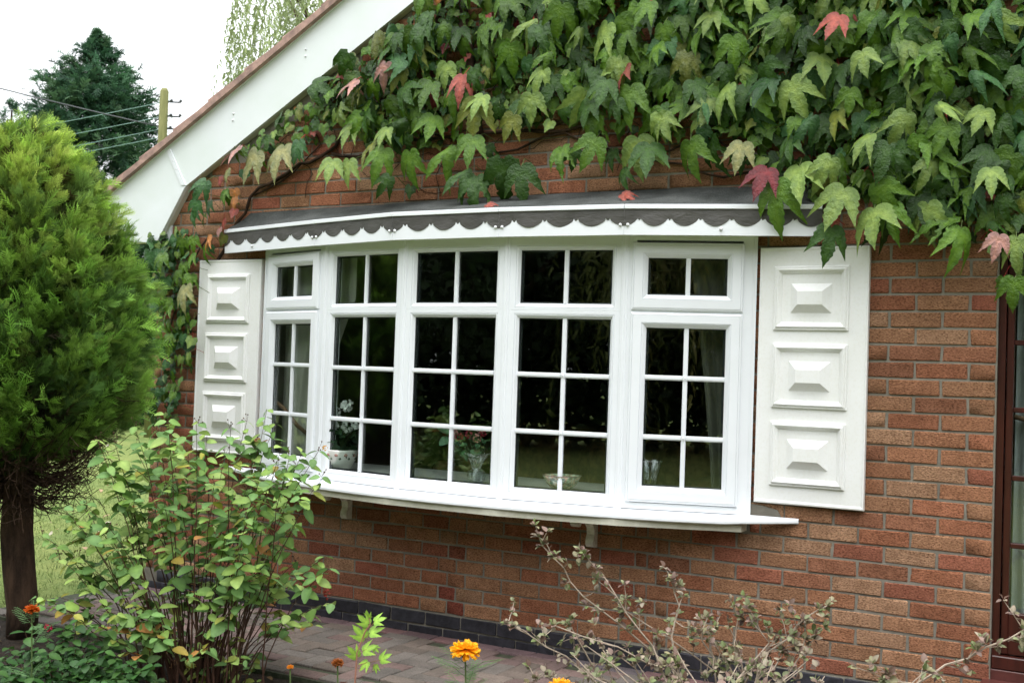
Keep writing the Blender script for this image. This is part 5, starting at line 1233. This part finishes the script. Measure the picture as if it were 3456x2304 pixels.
# willows: drooping strands
def willow(x, y, h, r, n, label, col, trunk=.3, size=.09, lo=.3, group=None):
    o = thing('weeping_willow', label, 'tree', group)
    g = G(); g.tube([(x, y, -.2), (x+.1, y, h*.35), (x-.1, y, h*.75)], [trunk, trunk*.8, trunk*.4], 10)
    g.obj('trunk', M['bark'], o, True)
    for k in range(9):
        a = k*.7; g = G(); g.tube([(x, y, h*.3+.05*k), (x+r*.4*math.cos(a), y+r*.4*math.sin(a), h*.7), (x+r*.8*math.cos(a), y+r*.8*math.sin(a), h*.86)], [trunk*.35, trunk*.2, .03], 6); g.obj('limb', M['bark'], o, True)
    ms, ts = [], []; gt_ = G()
    for k in range(n):
        a = rng.uniform(0, 6.28); q = rng.random()**.5; px_, py_ = x+r*q*math.cos(a), y+r*q*math.sin(a); ztop = h*(1-.22*q*q)-rng.uniform(0, .25*h)*(rng.random() < .6)
        ln = rng.uniform(.25, 1-lo)*h*.62*(.35+.65*q); c = np.array(col)*rng.uniform(.7, 1.25)
        out = np.array([math.cos(a), math.sin(a), 0]); m_ = int(ln/(size*.42)); sw = rng.normal(0, .12, 2)
        for j in range(m_):
            t = j/m_; p = np.array([px_, py_, ztop])+out*.35*math.sin(t*1.3)*r*.25-np.array([0, 0, ln*t])+np.array([sw[0]*t, sw[1]*t, 0])+rng.normal(0, .02, 3)
            ms.append(frame_m(p, rng.normal(0, .5, 3)+np.array([0, 0, -1.]), rng.normal(size=3), np.array(size*rng.uniform(.8, 1.4)))); ts.append(c*rng.uniform(.8, 1.2))
    base = (np.array([(-.12, 0, 0), (.12, 0, 0), (0, -1, 0), (.10, -.35, .03)]), np.array([(0, 1, 3), (0, 3, 2)]), np.ones((4, 3)))
    v, f, t = scatter(base, ms, ts); stuff(finish('crown', big_mesh('crown', v, f, t), M['frond'], o)); return o
willow(-11.4, 11.0, 9.8, 2.6, 520, 'weeping willow with thin drooping strands rising behind the roof slope', (.26, .32, .14), .3, .12, -.15)
CARD = (np.array([(-.32, -.4, .04), (.32, -.4, -.04), (0, 0, 0), (0, -1, .05), (.1, -.5, .1)]), np.array([(0, 4, 2), (2, 4, 1), (0, 3, 4), (4, 3, 1)]), np.ones((5, 3)))
# far hedge closing the lawn
def hedge(x0, y0, x1, y1, h, d, n, label, col, size=.3):
    o = thing('garden_hedge', label, 'hedge')
    t = rng.random(n); L = math.hypot(x1-x0, y1-y0); nx_, ny_ = -(y1-y0)/L, (x1-x0)/L; off = rng.uniform(-.5, .5, n)*d; z = rng.random(n)**.8*h*(1+.12*np.sin(t*L*.9)+.06*np.sin(t*L*2.3))
    pos = np.stack([x0+(x1-x0)*t+nx_*off, y0+(y1-y0)*t+ny_*off, z-.15], 1); m = frame_m(pos, rng.normal(size=(n, 3)), rng.normal(size=(n, 3)), size*rng.uniform(.6, 1.3, n))
    v, f, t_ = scatter(CARD, m, np.array(col)*rng.uniform(.5, 1.4, (n, 1))); stuff(finish('foliage', big_mesh('foliage', v, f, t_), M['frond'], o)); return o
hedge(-34, 22, -30, -12, 3.0, 2.0, 16000, 'dark hedge along the far side of the lawn', (.035, .07, .025), .38)
hedge(-34, 22, -6, 26, 2.8, 2.0, 14000, 'dark hedge along the back of the lawn behind the house', (.03, .06, .022), .38)
# garden behind the camera: trees that the panes mirror
def broad(x, y, h, r, n, label, col, size=.22, z0=1.2, group='trees across the garden'):
    o = thing('garden_tree', label, 'tree', group)
    g = G(); g.tube([(x, y, -.2), (x+.1, y+.1, h*.4), (x, y, h*.8)], [.22, .16, .05], 8); g.obj('trunk', M['bark'], o, True)
    for k in range(6):
        a = k*1.05; g = G(); g.tube([(x, y, h*.25+.1*k), (x+r*.5*math.cos(a), y+r*.5*math.sin(a), h*.55), (x+r*.8*math.cos(a), y+r*.8*math.sin(a), h*.7)], [.09, .05, .02], 5); g.obj('limb', M['bark'], o, True)
    nc = 60; cz = rng.uniform(z0+.6, h-.4, nc); t = (cz-z0)/(h-z0); R_ = r*np.sqrt(np.clip(1-(2*t-.85)**2, .1, 1)); a = rng.uniform(0, 6.28, nc); q = rng.random(nc)**.4*R_*.85
    cc = np.stack([x+q*np.cos(a), y+q*np.sin(a), cz], 1); k = rng.integers(nc, size=n); pos = cc[k]+rng.normal(0, .32*r/2.5+.18, (n, 3))
    tint = (np.array(col)*rng.uniform(.6, 1.3, (nc, 1)))[k]*rng.uniform(.7, 1.3, (n, 1))
    m = frame_m(pos, rng.normal(size=(n, 3))+np.array([0, 0, -.5]), rng.normal(size=(n, 3))+np.array([0, 0, .7]), size*rng.uniform(.6, 1.3, n))
    v, f, t_ = scatter(CARD, m, tint); stuff(finish('crown', big_mesh('crown', v, f, t_), M['frond'], o)); return o
for (x, y, h, r, lab, c) in ((-13.5, -6.5, 6.8, 2.9, 'bushy green tree across the lawn to the left, nearest the house', (.09, .16, .04)), (-14.5, -11.5, 7.4, 3.2, 'dark green tree across the lawn, second from the house', (.05, .09, .03)),
                      (-10.5, -14.5, 7.2, 3.1, 'dark rounded tree at the far left of the garden', (.03, .055, .02)), (-5.5, -15.5, 7.6, 3.2, 'dark tree in the middle of the far garden', (.028, .05, .02)),
                      (5.5, -14.5, 7.4, 3.2, 'dark tree behind the right hand willow', (.03, .05, .02)), (10.5, -12, 7, 3.2, 'dark tree at the far right of the garden', (.03, .05, .02))):
    broad(x, y, h, r, 8000, lab, c)
willow(-.5, -14.0, 7.8, 3.4, 300, 'large willow hanging low across the far side of the garden', (.15, .17, .05), .4, .2, -.1, 'willows across the garden')
willow(3.2, -11.5, 7.0, 2.8, 240, 'smaller willow with yellowing strands at the right of the garden', (.18, .16, .05), .35, .18, -.1, 'willows across the garden')
hedge(-17, 2, -17, -17, 4.2, 2.6, 20000, 'dark hedge along the left boundary of the garden', (.05, .09, .03), .3)
hedge(-17, -18, 14, -18, 5.5, 3.0, 44000, 'tall dark hedge along the front boundary of the garden', (.03, .055, .02), .34)
hedge(14, -18, 14, 2, 4.2, 2.6, 18000, 'dark hedge along the right boundary of the garden', (.03, .055, .02), .3)
